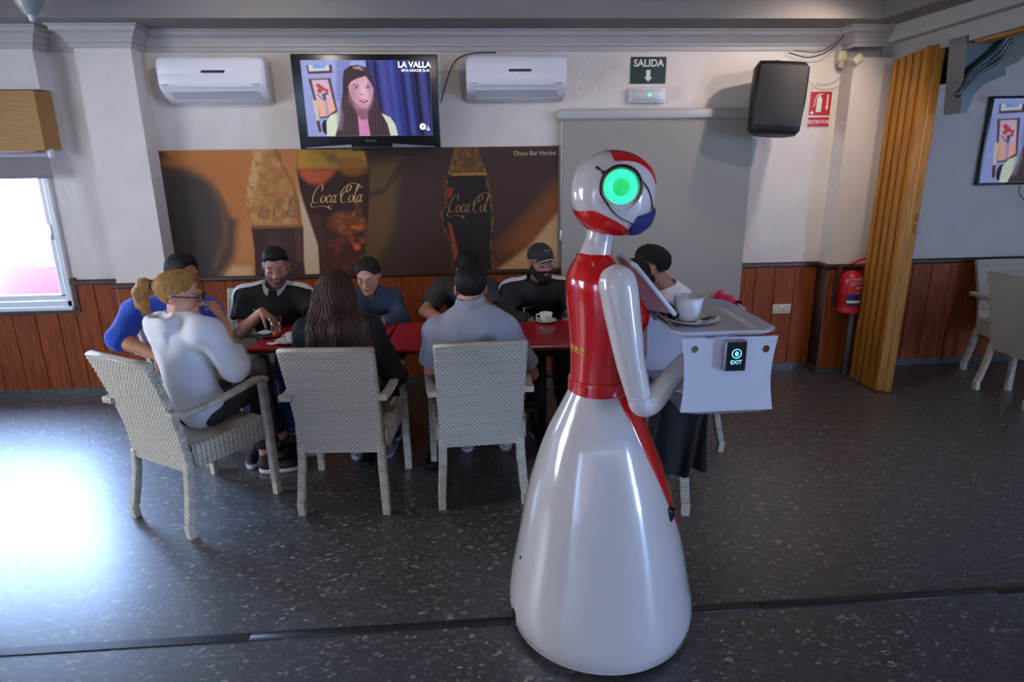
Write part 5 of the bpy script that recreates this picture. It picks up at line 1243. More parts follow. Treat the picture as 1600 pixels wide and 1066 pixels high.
def hand(F, w, d, n, curl=.5, side=1, s=1.0, spread=.10):
    """w wrist, d along the hand, n palm normal, side: thumb side"""
    w = np.asarray(w, float); d = nrm(d); n = nrm(np.asarray(n, float) - d * (np.asarray(n) @ d)); sd = np.cross(d, n) * side
    k0 = [(.030, .084), (.010, .090), (-.011, .086), (-.030, .076)]
    for (a, l) in k0: F.op(cone(w + d * .008, w + (d * l + sd * a) * s, .0155 * s, .0115 * s), .014)
    for i, ((a, l), L) in enumerate(zip(k0, (.066, .076, .070, .054))):
        p = w + (d * l + sd * a) * s; dd = nrm(d + sd * spread * (1.5 - i)); ang = 0; r = .0092 * s
        for j, fr_ in enumerate((.46, .30, .24)):
            ang += curl * (.75, 1.0, .7)[j] * (1 + .12 * i); v = dd * math.cos(ang) + n * math.sin(ang); q = p + v * L * fr_ * s
            F.op(cone(p, q, r, r * .9), .004); p = q; r *= .9
    p = w + (d * .022 + sd * .022 + n * .006) * s; t1 = nrm(d * .7 + sd * .75 + n * .25); q = p + t1 * .036 * s; F.op(cone(p, q, .0135 * s, .0105 * s), .012)
    t2 = nrm(d + sd * .25 + n * .45 * (1 + curl)); F.op(cone(q, q + t2 * .030 * s, .0105 * s, .0090 * s), .004); q = q + t2 * .030 * s
    t3 = nrm(d + n * .7 * (1 + curl)); F.op(cone(q, q + t3 * .024 * s, .0092 * s, .0078 * s), .004)

def mkframe(fwd, up=(0, 0, 1)):
    f = nrm(fwd); r = nrm(np.cross(f, up)); u = np.cross(r, f); return np.stack([r, f, u], 1)
def head_to(F, c, M, s, female=False):
    W = lambda *p: c + M @ (np.array(p) * s)
    E_ = lambda p, r, k, mode='u': F.op(ellp(W(*p), np.array(r) * s, M), k, mode)
    Cn = lambda a, b, r1, r2, k: F.op(cone(W(*a), W(*b), r1 * s, r2 * s), k)
    E_((0, -.015, .038), (.076, .096, .082), .0)
    E_((0, .026, -.028), (.061, .066, .083), .03)
    j = .9 if female else 1.0
    for sx in (-1, 1):
        Cn((sx * .054 * j, -.002, -.052), (sx * .020, .066, -.100), .018, .015, .02)
        E_((sx * .042, .058, -.022), (.020, .018, .018), .02)
        Cn((sx * .040, .080, .022), (sx * .012, .090, .018), .0085, .0085, .012)
        E_((sx * .031, .098, .001), (.0175, .017, .0125), .012, 's')
        E_((sx * .031, .0755, .000), (.0165, .0155, .0135), .004)
        # ears
        E_((sx * .0785, -.012, -.006), (.0075, .019, .031), .006); E_((sx * .086, -.006, -.004), (.006, .010, .018), .006, 's')
    Cn((0, .070, -.098), (0, .074, -.102), .020 * j, .019 * j, .02)
    Cn((0, .088, .008), (0, .108, -.034), .0075, .0105, .012)
    for sx in (-1, 1): E_((sx * .012, .098, -.038), (.0085, .011, .0075), .006)
    Cn((-.018, .0875, -.0615), (.018, .0875, -.0615), .0065, .0065, .008); Cn((-.015, .0865, -.0725), (.015, .0865, -.0725), .0075, .0075, .006)
    Cn((-.017, .098, -.0665), (.017, .098, -.0665), .0022, .0022, 0) if False else None
def person(J, label, skin, o):
    """J joints in metres; o options"""
    fem = o.get('fem', False); sc_ = o.get('scale', .9); hs = o.get('hs', .93)
    P = {k: np.asarray(v, float) for k, v in J.items() if k not in ('hf', 'hup')}
    base = P['pelvis'].copy(); base[2] = 0
    t = thing('person', label, 'person', base)
    allp = np.array(list(P.values())); lo, hi = allp.min(0) - .24, allp.max(0) + .24; lo[2] = max(-.01, lo[2])
    h = o.get('h', .0065)
    HM = mkframe(J['hf'], J.get('hup', (0, 0, 1))); hc = P['head']
    pel, nk = P['pelvis'], P['neck']; shc = (P['shL'] + P['shR']) / 2; lat = nrm(P['shR'] - P['shL'])
    upv = nrm(nk - pel); fw = nrm(np.cross(upv, lat)); lat2 = np.cross(fw, upv)
    TM = np.stack([lat2, fw, upv], 1)
    hl = nrm(P['hipR'] - P['hipL']); 
    def torso(F, e, k=.04, waist=1.0):
        g = sc_
        F.op(ellp(pel + upv * .02, np.array([.165, .120, .12]) * g + e, np.stack([hl, nrm(np.cross(upv, hl)), upv], 1)), .0)
        b1 = pel + (nk - pel) * .38 + fw * o.get('belly', 0); b2 = pel + (nk - pel) * .66
        F.op(ellp(b1, np.array([.150 * waist, .112, .14]) * g + e, TM), k); F.op(ellp(b2, np.array([.168, .118, .155]) * g + e, TM), k)
        F.op(ellp(pel + (nk - pel) * .82 + fw * .005, np.array([.165, .100, .10]) * g + e, TM), k)
        for s_ in ('shL', 'shR'):
            F.op(cone(shc + (P[s_] - shc) * .2, P[s_], .066 * g + e, .056 * g + e), .05); F.op(cone(nk + (pel - nk) * .02, shc + (P[s_] - shc) * .75 + np.array([0, 0, .012]), .045 * g + e, .036 * g + e), .045)
        if fem:
            for sx in (-1, 1): F.op(ellp(pel + (nk - pel) * .70 + fw * .085 * g + lat2 * sx * .065 * g, np.array([.058, .05, .06]) * g + e, TM), .035)
    # ---- body
    F = Fld(lo, hi, h); torso(F, -.012)
    g = sc_
    F.op(cone(nk - upv * .03, hc + HM @ np.array([0, -.018, -.055]) * hs, .056 * g, .054 * g if not fem else .046 * g), .02)
    for s_ in 'LR':
        F.op(cone(P['sh' + s_], P['el' + s_], .048 * g, .040 * g), .02); m_ = P['el' + s_] * .7 + P['wr' + s_] * .3
        F.op(cone(P['el' + s_], m_, .040 * g, .041 * g), .015); F.op(cone(m_, P['wr' + s_], .041 * g, .0255 * g), .015)
        F.op(cone(P['hip' + s_], P['kn' + s_], .070 * g, .048 * g), .02); F.op(cone(P['kn' + s_], P['an' + s_], .046 * g, .033 * g), .02)
        td = nrm(P['to' + s_] - P['an' + s_]) ; F.op(cone(P['an' + s_] + [0, 0, -.03], P['to' + s_], .028, .022), .02)
    head_to(F, hc, HM, hs, fem)
    for s_ in 'LR':
        hd_ = o.get('hand' + s_)
        w = P['wr' + s_]; d = w - P['el' + s_]
        if hd_ is None: hd_ = dict(d=d + np.array([0, 0, -.1]), n=(0, 0, -1), curl=.45)
        hand(F, w, hd_['d'], hd_['n'], hd_.get('curl', .4), hd_.get('side', 1 if s_ == 'L' else -1), g * 1.0)
    sk = np.array(lin(skin)); hcx = np.array(lin(o['hair'])); lipc = np.array(lin(o.get('lip', (150, 80, 78))))
    def cols(V):
        q = (V - hc) @ HM / hs; C = np.tile(sk, (len(V), 1)) * (1 + .05 * wnoise(V, 60, 5))[:, None]
        def mixm(m, c): 
            C[:] = C + np.clip(m, 0, 1)[:, None] * (np.array(c) - C)
        x, y, z = q[:, 0], q[:, 1], q[:, 2]; inh = (np.abs(x) < .1) & (np.abs(y) < .14) & (np.abs(z) < .15)
        mixm(((y > .078) * (np.sqrt((x / .023) ** 2 + ((z + .067) / .0105) ** 2) < 1) * inh) * .8, lipc)
        mixm(((np.abs(x) > .072) * inh * (z < .03) * (z > -.04)) * .25, sk * [1.1, .75, .7])
        mixm((inh * (np.sqrt((np.abs(x) - .031) ** 2 + (z * 1.1) ** 2) < .017) * (y > .06)) * .25, sk * .6)
        st = o.get('stubble', 0)
        if st:
            m = inh * (z < -.035 + .55 * np.clip(.03 - y, 0, .05)) * (y > -.03) * np.clip((-.03 - z) / .02 + 0, 0, 1) * (1 - (np.sqrt((x / .02) ** 2 + ((z + .066) / .009) ** 2) < 1)); m = m * np.clip((np.abs(x) / .03) + (z < -.05) * 1., 0, 1)
            mixm(m * st, hcx)
        fd_ = o.get('fade', 0)
        if fd_: mixm(inh * np.clip((z + .03 - .25 * y) / .05, 0, 1) * (y < .055) * (np.abs(x) > -1) * fd_ * ~((np.abs(x) > .074) & (z < .03)), hcx)
        return C
    bd = fpart('body', F, mat('skin', None, .52, attr='Col', bump=.05, bscale=300), t, cols=cols)
    # ---- eyes and brows
    W = lambda *p: hc + HM @ (np.array(p) * hs)
    for sx in (-1, 1):
        if o.get('eyes') == 'down':
            b = MB().tube(crom([W(sx * .031 + a_, .0925 - 9 * a_ * a_, -.004 + .0 * a_ + 8 * a_ * a_) for a_ in (-.014, -.007, 0, .007, .014)], 9), .0013, 5); part('eyelash', b, M_blackmat, t)
        else:
            n_ = 10; tt = np.linspace(.02, PI - .02, n_ + 3); aa = np.linspace(0, 2 * PI, 18, endpoint=False)
            G = np.array([[W(sx * .031 + .0135 * math.sin(a1) * math.cos(a2), .0790 + .0135 * math.cos(a1), .0068 * math.sin(a1) * math.sin(a2)) for a2 in aa] for a1 in tt])
            dark = np.repeat(tt < .48, 18); C = np.where(dark[:, None], np.array(lin((38, 26, 22))), np.array(lin((206, 196, 192)))); b = MB().grid(G, cv=True)
            part('eye', b, mat('eye', None, .2, attr='Col'), t, cols=C)
        b = MB().tube(crom([W(sx * .014, .0965, .0235), W(sx * .028, .0955, .029), W(sx * .040, .0875, .0285), W(sx * .050, .076, .0235)], 12), np.r_[np.linspace(.0028, .0032, 6), np.linspace(.003, .0012, 6)] * hs, 6)
        part('eyebrow', b, mat('brow_' + str(o['hair']), o['hair'], .7), t)
    # ---- trousers
    F = Fld(lo, hi, .008); leg = o.get('leg_e', .016)
    F.op(ellp(pel + [0, 0, .0], np.array([.172, .128, .115]) * g + .004, np.stack([hl, nrm(np.cross(upv, hl)), upv], 1)), 0)
    for s_ in 'LR':
        F.op(cone(P['hip' + s_], P['kn' + s_], .082 * g + .004, .056 * g + leg * .4), .03)
    for s_ in 'LR':
        a_, b_ = P['kn' + s_], P['an' + s_]; F.op(cone(a_, b_, .054 * g + leg * .4, .038 * g + leg * .6, flat=o.get('hem', .9)), .015)
    fpart('trousers', F, o['pants'], t, .004, 34, 3)
    # ---- shoes
    for s_ in 'LR':
        a_, b_ = P['an' + s_], P['to' + s_]; d = nrm(b_ - a_ * [1, 1, 0] - [0, 0, b_[2]]); d[2] = 0; d = nrm(d); hz = o.get('shz', {}).get(s_, 0.0)
        heel = np.array([a_[0], a_[1], 0]) - d * .03; toe = heel + d * .235 * o.get('shoe', 1.0)
        S_ = mkframe(d); F = Fld(np.minimum(heel, toe) - .09 + [0, 0, .09], np.maximum(heel, toe) + .09 + [0, 0, .06 + hz], .005)
        z_ = np.array([0, 0, hz])
        F.op(ellp(heel + d * .045 + z_ + [0, 0, .055], (.038, .062, .045), S_), 0); F.op(ellp(heel + d * .145 + z_ + [0, 0, .042], (.044, .085, .032), S_), .03); F.op(cone(heel + d * .04 + z_ + [0, 0, .06], heel + d * .035 + z_ + [0, 0, .105], .036, .038), .02)
        F.cut(lambda X, Y, Z: (.022 + hz) - Z)
        fpart('shoe', F, o['shoe_m'], t)
        F = Fld(np.minimum(heel, toe) - .09 + [0, 0, .09], np.maximum(heel, toe) + .09 + [0, 0, hz], .005)
        F.op(ellp(heel + d * .05 + z_ + [0, 0, .018], (.040, .062, .05), S_), 0); F.op(ellp(heel + d * .15 + z_ + [0, 0, .018], (.046, .090, .05), S_), .03); F.op(ellp(heel + d * .10 + z_ + [0, 0, .018], (.036, .07, .05), S_), .02)
        F.cut(lambda X, Y, Z: Z - (.027 + hz)); F.cut(lambda X, Y, Z: (.002 + hz) - Z)
        fpart('sole', F, o['sole_m'], t)
    # ---- top
    F = Fld(lo, hi, h); e = o.get('top_e', .010); torso(F, e, .05, o.get('waist', 1.0))
    hem = pel + upv * o.get('hem_up', -.02)
    F.cut(lambda X, Y, Z: -((X - hem[0]) * upv[0] + (Y - hem[1]) * upv[1] + (Z - hem[2]) * upv[2]))
    sl_ = o.get('sleeve', 'short'); cf = o.get('cuff', {})
    for s_ in 'LR':
        a_, b_, c_ = P['sh' + s_], P['el' + s_], P['wr' + s_]; be = e + .004
        ms = cf.get(s_, sl_)
        if ms == 'short': F.op(cone(a_, b_, .056 * g + be, .050 * g + be + .004, flat=o.get('slen', .62)), .04)
        else:
            F.op(cone(a_, b_, .055 * g + be, .046 * g + be), .04); F.op(cone(b_, c_, .046 * g + be, .032 * g + be * .9, flat=(.93 if ms == 'long' else ms)), .02)
            if ms != 'long' and ms < .8: pass
    ncr = o.get('neckr', .062); up2 = nrm(hc - nk) * .5 + upv * .5
    F.op(cone(nk + up2 * .005 + fw * .012, nk + up2 * .16 + fw * .02, ncr * g, ncr * g * 1.25), .008, 's')
    if o.get('hood'):
        hf_ = -fw
        F.op(ellp(nk + hf_ * .075 + upv * .0, (.115, .060, .060), TM), .02); F.op(ellp(nk + hf_ * .105 - upv * .065, (.085, .034, .095), TM), .012); F.op(ellp(nk + hf_ * .07 + upv * .05, (.085, .035, .035), TM), .015, 's')
        F.op(cone(nk + hf_ * .05 + lat2 * .075 + upv * .012, nk + fw * .06 + lat2 * .05 - upv * .02, .028, .022), .02); F.op(cone(nk + hf_ * .05 - lat2 * .075 + upv * .012, nk + fw * .06 - lat2 * .05 - upv * .02, .028, .022), .02)
    top_o = fpart(o.get('top_n', 'shirt'), F, o['top'], t, o.get('wr', .004), o.get('wf', 30), 7, cols=o.get('top_cols'))
    # collar
    if o.get('collar'):
        col = o['collar']; a = np.linspace(0, 2 * PI, 40, endpoint=False)
        if col == 'stand':
            G = [[nk + (lat2 * math.cos(t_) * r + fw * (math.sin(t_) * r + .012)) * g + up2 * (hz_ + o.get('col_up', .012)) for t_ in a] for r, hz_ in ((.062, -.01), (.066, .02), (.067, .045), (.062, .046), (.060, .0))]
            part('collar', MB().grid(G, cv=True), o.get('collar_m', o['top']), t)
        else:
            # turned down collar open at the front
            aa = np.linspace(PI / 2 + .35, PI / 2 + 2 * PI - .35, 40); G = []
            for r, hz_, dr in ((.060, -.005, 0), (.060, .030, 0), (.064, .034, 0), (.072, .028, .0), (.086, -.004, .0), (.084, -.008, .0)):
                G.append([nk + (lat2 * math.cos(t_) * r + fw * (math.sin(t_) * r * 1.05 + .012)) * g + up2 * (hz_ + o.get('col_up', .016) - .022 * max(0, math.sin(t_))) for t_ in aa])
            part('collar', MB().grid(G), o.get('collar_m', o['top']), t)
    # sleeve stripes: shoulder line down the sleeve
    def ribbon(pts, dirs, wd, m, nm='stripe', off=.009, lab=None):
        pts = crom(pts, 40); dirs = crom(dirs, 40); dirs /= np.linalg.norm(dirs, axis=1)[:, None]; T = np.gradient(pts, axis=0); T /= np.linalg.norm(T, axis=1)[:, None]; S = np.cross(T, dirs)
        G = []
        for u in np.linspace(-1, 1, 7):
            d = dirs + S * u * .12 * wd / .03; d /= np.linalg.norm(d, axis=1)[:, None]; q = F.march(pts + S * u * wd * .35, d, .2); G.append(q + d * (off + (0 if abs(u) < .99 else -.002)))
        part(nm, MB().grid(G), m, t, label=lab)
    if o.get('stripe_m'):
        for s_, sg in (('L', -1), ('R', 1)):
            sh, el = P['sh' + s_], P['el' + s_]; L = o.get('slen', .62) * .97 if sl_ == 'short' else o.get('stripe_to', .9)
            sd = lat2 * sg
            pts = [nk * .75 + sh * .25 - upv * .0, nk * .45 + sh * .55, sh, sh + (el - sh) * L * .4, sh + (el - sh) * L * .7, sh + (el - sh) * L]
            ax_ = nrm(el - sh); od = sd * .8 + fw * .25; od = od - ax_ * (od @ ax_)
            dirs = [upv + sd * .1 + fw * .15, upv + sd * .2 + fw * .15, nrm(upv + sd * .8 + fw * .2), nrm(nrm(od) + upv * .3), od, od]
            ribbon(pts, [nrm(x) for x in dirs], o.get('stripe_w', .03), o['stripe_m'], lab='white shoulder stripe')
    def decal(poly, c_uv, m, nm, hgt=.68):
        """flat mark on the chest: poly in metres, centred at c_uv on the chest"""
        o_ = pel + (nk - pel) * hgt; poly = np.array(poly, float); 
        Q = o_ + lat2 * 0 + (poly[:, :1] + c_uv[0]) * (-lat2) * 1 + (poly[:, 1:] + c_uv[1]) * upv
        Q = F.march(Q + fw * .32, np.tile(-fw, (len(Q), 1)), .4, inward=True) + fw * .010
        return Q
    if o.get('swoosh'):
        up_ = [(-.040, .006), (-.036, -.004), (-.028, -.009), (-.015, -.006), (.0, .0), (.018, .006), (.040, .012)]; lo_ = [(-.040, .006), (-.043, -.004), (-.038, -.014), (-.026, -.017), (-.006, -.010), (.016, .002), (.040, .012)]
        a1 = decal(crom(up_, 20), o['swoosh'], None, ''); a2 = decal(crom(lo_, 20), o['swoosh'], None, '')
        part('emblem', MB().grid([a1, a2]), mat('emblem_white', (215, 215, 218), .6), t, label='white tick emblem on the chest')
    for (x0, x1, z0) in o.get('bars', []):
        a1 = decal([(x, z0) for x in np.linspace(x0, x1, 16)], (0, 0), None, ''); a2 = decal([(x, z0 + .009) for x in np.linspace(x0, x1, 16)], (0, 0), None, '')
        part('stripe', MB().grid([a1, a2]), mat('emblem_white', (215, 215, 218), .6), t, label='pale stripe across the chest')
    # ---- hair
    st = o.get('style', 'short'); Hm = o.get('hair_m') or mat('hair_' + '_'.join(map(str, o['hair'])), o['hair'], .55, spec=.2, bump=.6, bscale=140, var=.35, vscale=60, stretch=o.get('hstretch', (1, 1, .25)))
    R3 = .17 if st in ('short', 'fade', 'cap', 'bun') else .22
    hlo, hhi = hc - R3, hc + R3
    if st == 'long': hlo = np.minimum(hlo, pel + [-.24, -.3, .12]); hhi = np.maximum(hhi, nk + .22)
    if st == 'pony': hlo = hc - [.28, .24, .26]; hhi = hc + .20
    F = Fld(hlo, hhi, .005)
    E_ = lambda p, r, k, mode='u': F.op(ellp(W(*p), np.array(r) * hs, HM), k, mode)
    tk = o.get('thick', .008); top = o.get('tall', .012)
    E_((0, -.015, .038), (.076 + tk, .096 + tk, .082 + tk), 0)
    if top: E_((0, .012, .075), (.062, .082, .045 + top), .02)
    hlx = o.get('hline', .058)
    def keep(X, Y, Z):
        x = (X - hc[0]) * HM[0, 0] + (Y - hc[1]) * HM[1, 0] + (Z - hc[2]) * HM[2, 0]; y = ((X - hc[0]) * HM[0, 1] + (Y - hc[1]) * HM[1, 1] + (Z - hc[2]) * HM[2, 1]) / hs; z = ((X - hc[0]) * HM[0, 2] + (Y - hc[1]) * HM[1, 2] + (Z - hc[2]) * HM[2, 2]) / hs
        A_ = (.018 + o.get('rise', 0) + .55 * np.clip(y, -.1, .2) ** 1 + np.clip(y - .05, 0, .1) * (hlx / .058 - .45) * .8 - z); x = x / hs
        A_ = A_ + .012 * np.cos(x * 40) * (y > .04)
        B_ = np.maximum(y + .028, o.get('nape', -.075) + o.get('rise', 0) * 2.2 - z); return np.minimum(A_, B_) * hs
    if st in ('short', 'fade', 'bun', 'pony', 'long', 'cap'): F.cut(keep)
    if st == 'fade': E_((0, .004, .088), (.062, .088, .044), .012)
    if st == 'pony':
        b0 = W(0, -.115, .045); E_((0, -.02, .04), (.080, .099, .085), .01); F.cut(keep)
        F.op(ellp(b0, (.022, .022, .022)), .01)
        tl_ = [b0, W(0, -.165, .045), W(0, -.185, .00), W(0, -.175, -.055), W(0, -.150, -.095)]; rr_ = [.018, .028, .033, .028, .012]
        for i in range(4): F.op(cone(tl_[i], tl_[i + 1], rr_[i] * hs, rr_[i + 1] * hs), .02)
    if st == 'bun':
        E_((0, -.118, .0), (.034, .034, .036), .01)
        F.op(cone(W(.045, -.085, -.01), W(.035, -.10, -.085), .026, .012), .02); F.op(cone(W(-.045, -.085, -.01), W(-.03, -.10, -.07), .02, .01), .02)
    if st == 'long':
        E_((0, -.022, .035), (.088, .108, .092), .01); F.cut(keep)
        bk_ = -fw
        for u in (-1, -.5, 0, .5, 1):
            p0 = W(u * .065, -.075 + .02 * abs(u), .0); p1 = W(u * .085, -.095 + .03 * abs(u), -.10); 
            p2 = nk + bk_ * (.115 - .03 * abs(u)) + lat2 * u * .115 - upv * .05; p3 = nk + bk_ * (.135 - .02 * abs(u)) + lat2 * u * .135 - upv * .20; p4 = nk + bk_ * .135 + lat2 * u * .135 - upv * (.31 - .03 * abs(u))
            for a_, b_, r1, r2 in ((p0, p1, .045, .040), (p1, p2, .040, .036), (p2, p3, .036, .032), (p3, p4, .032, .012)): F.op(cone(a_, b_, r1, r2), .02)
    V, Q = F.mesh()
    if len(Q):
        q = (V - hc) @ HM; ang = np.arctan2(q[:, 0], -q[:, 1]); N = vnormals(V, Q)
        amp = o.get('strand', .0022)
        V = V + N * (amp * (np.sin(ang * 46 + 5 * wnoise(V, 26, 9)) + .8 * wnoise(V, 120, 4)))[:, None]
        ho = part('hair', (V, Q), Hm, t)
        if st in ('pony', 'long'):
            S = MB(); rg = random.Random(3); 
            n_s = 150 if st == 'long' else 60
            for k in range(n_s):
                if st == 'long':
                    u = rg.uniform(-1, 1); p0 = W(u * .08, -.10 + .04 * abs(u), rg.uniform(-.02, .04)); e1 = nk - fw * (.150 - .035 * abs(u)) + lat2 * u * .135 - upv * .06; e2 = nk - fw * (.168 - .03 * abs(u)) + lat2 * (u * .15) - upv * .20; e3 = nk - fw * .15 + lat2 * (u * .155 + rg.uniform(-.02, .02)) - upv * rg.uniform(.30, .37)
                    S.tube(crom([p0, e1, e2, e3], 12), np.linspace(.0022, .0006, 12), 3, cap=False)
                else:
                    a_ = rg.uniform(0, 6.28); r_ = .03; off = lambda s_: HM @ np.array([math.cos(a_) * r_ * s_, math.sin(a_) * r_ * .6 * s_, 0])
                    S.tube(crom([tl_[0], tl_[1] + off(1), tl_[2] + off(1.25), tl_[3] + off(1.1), tl_[4] + off(.9) + [rg.uniform(-.01, .01), 0, rg.uniform(-.04, .0)]], 12), np.linspace(.0022, .0006, 12), 3, cap=False)
            part('hair_strands', S, Hm, t, kind='stuff')
    # beard
    if o.get('beard'):
        F = Fld(hc - .16, hc + .15, .005); bt = o['beard']
        F.op(ellp(W(0, .026, -.028), np.array([.061 + bt, .066 + bt, .083 + bt]) * hs, HM), 0)
        for sx in (-1, 1): F.op(cone(W(sx * .054, -.002, -.052), W(sx * .022, .070, -.104), (.018 + bt) * hs, (.017 + bt) * hs), .02)
        F.op(ellp(W(0, .072, -.108 - bt), np.array([.034, .028, .024 + bt]) * hs, HM), .02)
        def kb(X, Y, Z):
            q = [((X - hc[0]) * HM[0, i] + (Y - hc[1]) * HM[1, i] + (Z - hc[2]) * HM[2, i]) / hs for i in range(3)]
            lim = -.046 + np.clip((.045 - q[1]) * .75, 0, .06)
            return np.maximum(q[2] - lim, -(q[1] + .012)) * hs
        F.cut(kb); F.op(ellp(W(0, .100, -.0675), np.array([.021, .03, .0085]) * hs, HM), .003, 's')
        fpart('beard', F, Hm, t, .0012, 200)
    if o.get('glasses'):
        b = MB()
        for sx in (-1, 1):
            b.tube([W(sx * (.033) + .024 * math.copysign(abs(math.cos(a)) ** .7, math.cos(a)), .108 - .006 * abs(math.cos(a)) * (1 if math.cos(a) * sx > 0 else 0), .001 + .017 * math.copysign(abs(math.sin(a)) ** .7, math.sin(a))) for a in np.linspace(0, 2 * PI, 24, endpoint=False)], o['glasses'], 5, closed=True)
            b.tube([W(sx * .057, .102, .006), W(sx * .076, .06, .010), W(sx * .084, -.01, .010), W(sx * .082, -.03, -.004)], o['glasses'], 5)
        b.tube([W(-.010, .109, .006), W(0, .1105, .009), W(.010, .109, .006)], o['glasses'], 5)
        part('glasses', b, M_black, t)
    if o.get('tie'): part('hair_tie', MB().tube([W(0, -.130, .045) + HM @ np.array([.021 * math.cos(a), 0, .021 * math.sin(a)]) for a in np.linspace(0, 2 * PI, 16, endpoint=False)], .006, 6, closed=True), M_blackmat, t)
    return t, dict(P=P, HM=HM, hc=hc, hs=hs, W=W, TM=TM, nk=nk, F=F, fw=fw, lat=lat2, upv=upv)

M_hoodie = mat('hoodie_white', (226, 226, 230), .85, bump=.25, bscale=70, sheen=.2)
M_blue = mat('sweater_blue', (30, 70, 178), .85, bump=.25, bscale=220, sheen=.2)
M_blk = mat('cloth_black', (18, 18, 20), .8, bump=.2, bscale=120)
M_den = mat('denim', (52, 66, 86), .85, bump=.3, bscale=260, var=.2, vscale=24)
M_dgrey = mat('cloth_dark_grey', (52, 50, 54), .85, bump=.2, bscale=160)
M_grey = mat('cloth_light_grey', (146, 144, 152), .85, bump=.2, bscale=160, var=.04, vscale=60)
M_wht = mat('cloth_white', (206, 206, 212), .85, bump=.2, bscale=160)
M_jgrey = mat('jeans_grey', (108, 106, 106), .85, bump=.3, bscale=200, var=.12, vscale=16)
M_jdark = mat('jeans_dark', (40, 42, 50), .85, bump=.3, bscale=200, var=.1, vscale=16)
M_jblue = mat('jeans_blue', (40, 56, 100), .85, bump=.3, bscale=200, var=.1, vscale=16)
M_shoeb = mat('shoe_black', (22, 22, 24), .6, bump=.2, bscale=300); M_solew = mat('sole_white', (200, 200, 205), .5); M_shoew = mat('shoe_white', (190, 188, 190), .6)
M_stripe = mat('stripe_white', (205, 205, 205), .7)
M_hood2 = mat('collar_white', (190, 188, 180), .7)
V3 = lambda *p: np.array(p, float)
def seat_legs(px, py, fwd, knee=.42, spread=.10, foot=.02, an_off=0.03, w=.085, z=.535):
    f = nrm([fwd[0], fwd[1], 0]); r = np.array([f[1], -f[0], 0]); pel = V3(px, py, z)
    J = dict(pelvis=pel)
    for s_, sg in (('L', -1), ('R', 1)):
        J['hip' + s_] = pel + r * sg * w + f * .03; J['kn' + s_] = pel + r * sg * spread + f * knee + [0, 0, -.02]; a_ = pel + r * sg * spread + f * (knee + an_off); a_[2] = .10; J['an' + s_] = a_; t_ = a_ + f * .15; t_[2] = .035; J['to' + s_] = t_
    return J
# woman in the white hoodie, hand at her mouth
J = seat_legs(-1.395, 3.20, (.60, .80), knee=.40, spread=.08)
J.update(neck=A3(287, 493, 3.16), head=A3(286, 463, 3.20), shR=A3(322, 520, 3.08), shL=A3(252, 512, 3.34), elR=A3(366, 575, 3.14), wrR=A3(350, 502, 3.26), elL=A3(318, 590, 3.40), wrL=A3(338, 588, 3.42))
J['head'] = A3(281, 462, 3.20)
J['knR'] = A3(402, 606, 3.42); J['anR'] = A3(414, 712, 3.50); J['toR'] = J['anR'] + [.14, .02, -.06]; J['knL'] = A3(398, 588, 3.62); J['anL'] = A3(446, 688, 3.72); J['toL'] = J['anL'] + [.14, -.01, -.06]
for k in 'LR': J['an' + k][2] = .10; J['to' + k][2] = .035
J['hf'] = (1, .10, -.12); J['neck'] = A3(275, 500, 3.18)
p1, i1 = person(J, 'woman with a blond ponytail and glasses in a white hoodie, hand at her mouth', (200, 146, 118),
    dict(fem=True, scale=.88, hs=.97, hair=(166, 122, 66), style='pony', top=M_hoodie, top_n='hoodie', top_e=.022, sleeve='long', cuff={'R': .42, 'L': .9}, hood=True, hem_up=-.10, pants=M_jdark, shoe_m=M_shoeb, sole_m=M_solew, hem=.84,
         glasses=.003, tie=True, neckr=.06, wr=.010, wf=24, lip=(170, 70, 72), hline=.085, thick=.005, handR=dict(d=(-.42, -.02, 1.0), n=(-.9, .2, -.4), curl=.5), handL=dict(d=(.9, .3, -.35), n=(0, 0, -1), curl=.5)))
# man in the blue sweater
J = seat_legs(-1.70, 3.98, (.85, -.52), knee=.42, spread=.11)
J.update(neck=A3(280, 468, 3.80), head=A3(288, 432, 3.76), shR=A3(212, 487, 3.74), shL=A3(328, 487, 3.92), elR=A3(186, 530, 3.58), wrR=A3(246, 556, 3.52), elL=A3(348, 548, 3.90), wrL=A3(372, 568, 3.72))
J['neck'] = A3(272, 470, 3.84); J['head'] = A3(286, 430, 3.80); J['hf'] = (.85, -.5, -.12)
J['knR'] = A3(404, 572, 3.55); J['anR'] = V3(-1.22, 3.66, .10); J['toR'] = V3(-1.10, 3.58, .035)
p2, i2 = person(J, 'man with short dark hair in a blue sweater, mostly behind the woman in the hoodie', (176, 120, 92),
    dict(scale=.98, hs=.95, hair=(24, 20, 20), style='short', tall=.016, top=M_blue, top_n='sweater', sleeve='long', cuff={'R': .12, 'L': .5}, top_e=.016, pants=M_jgrey, shoe_m=M_shoeb, sole_m=M_solew, wr=.006, stubble=.25, hem_up=-.08))
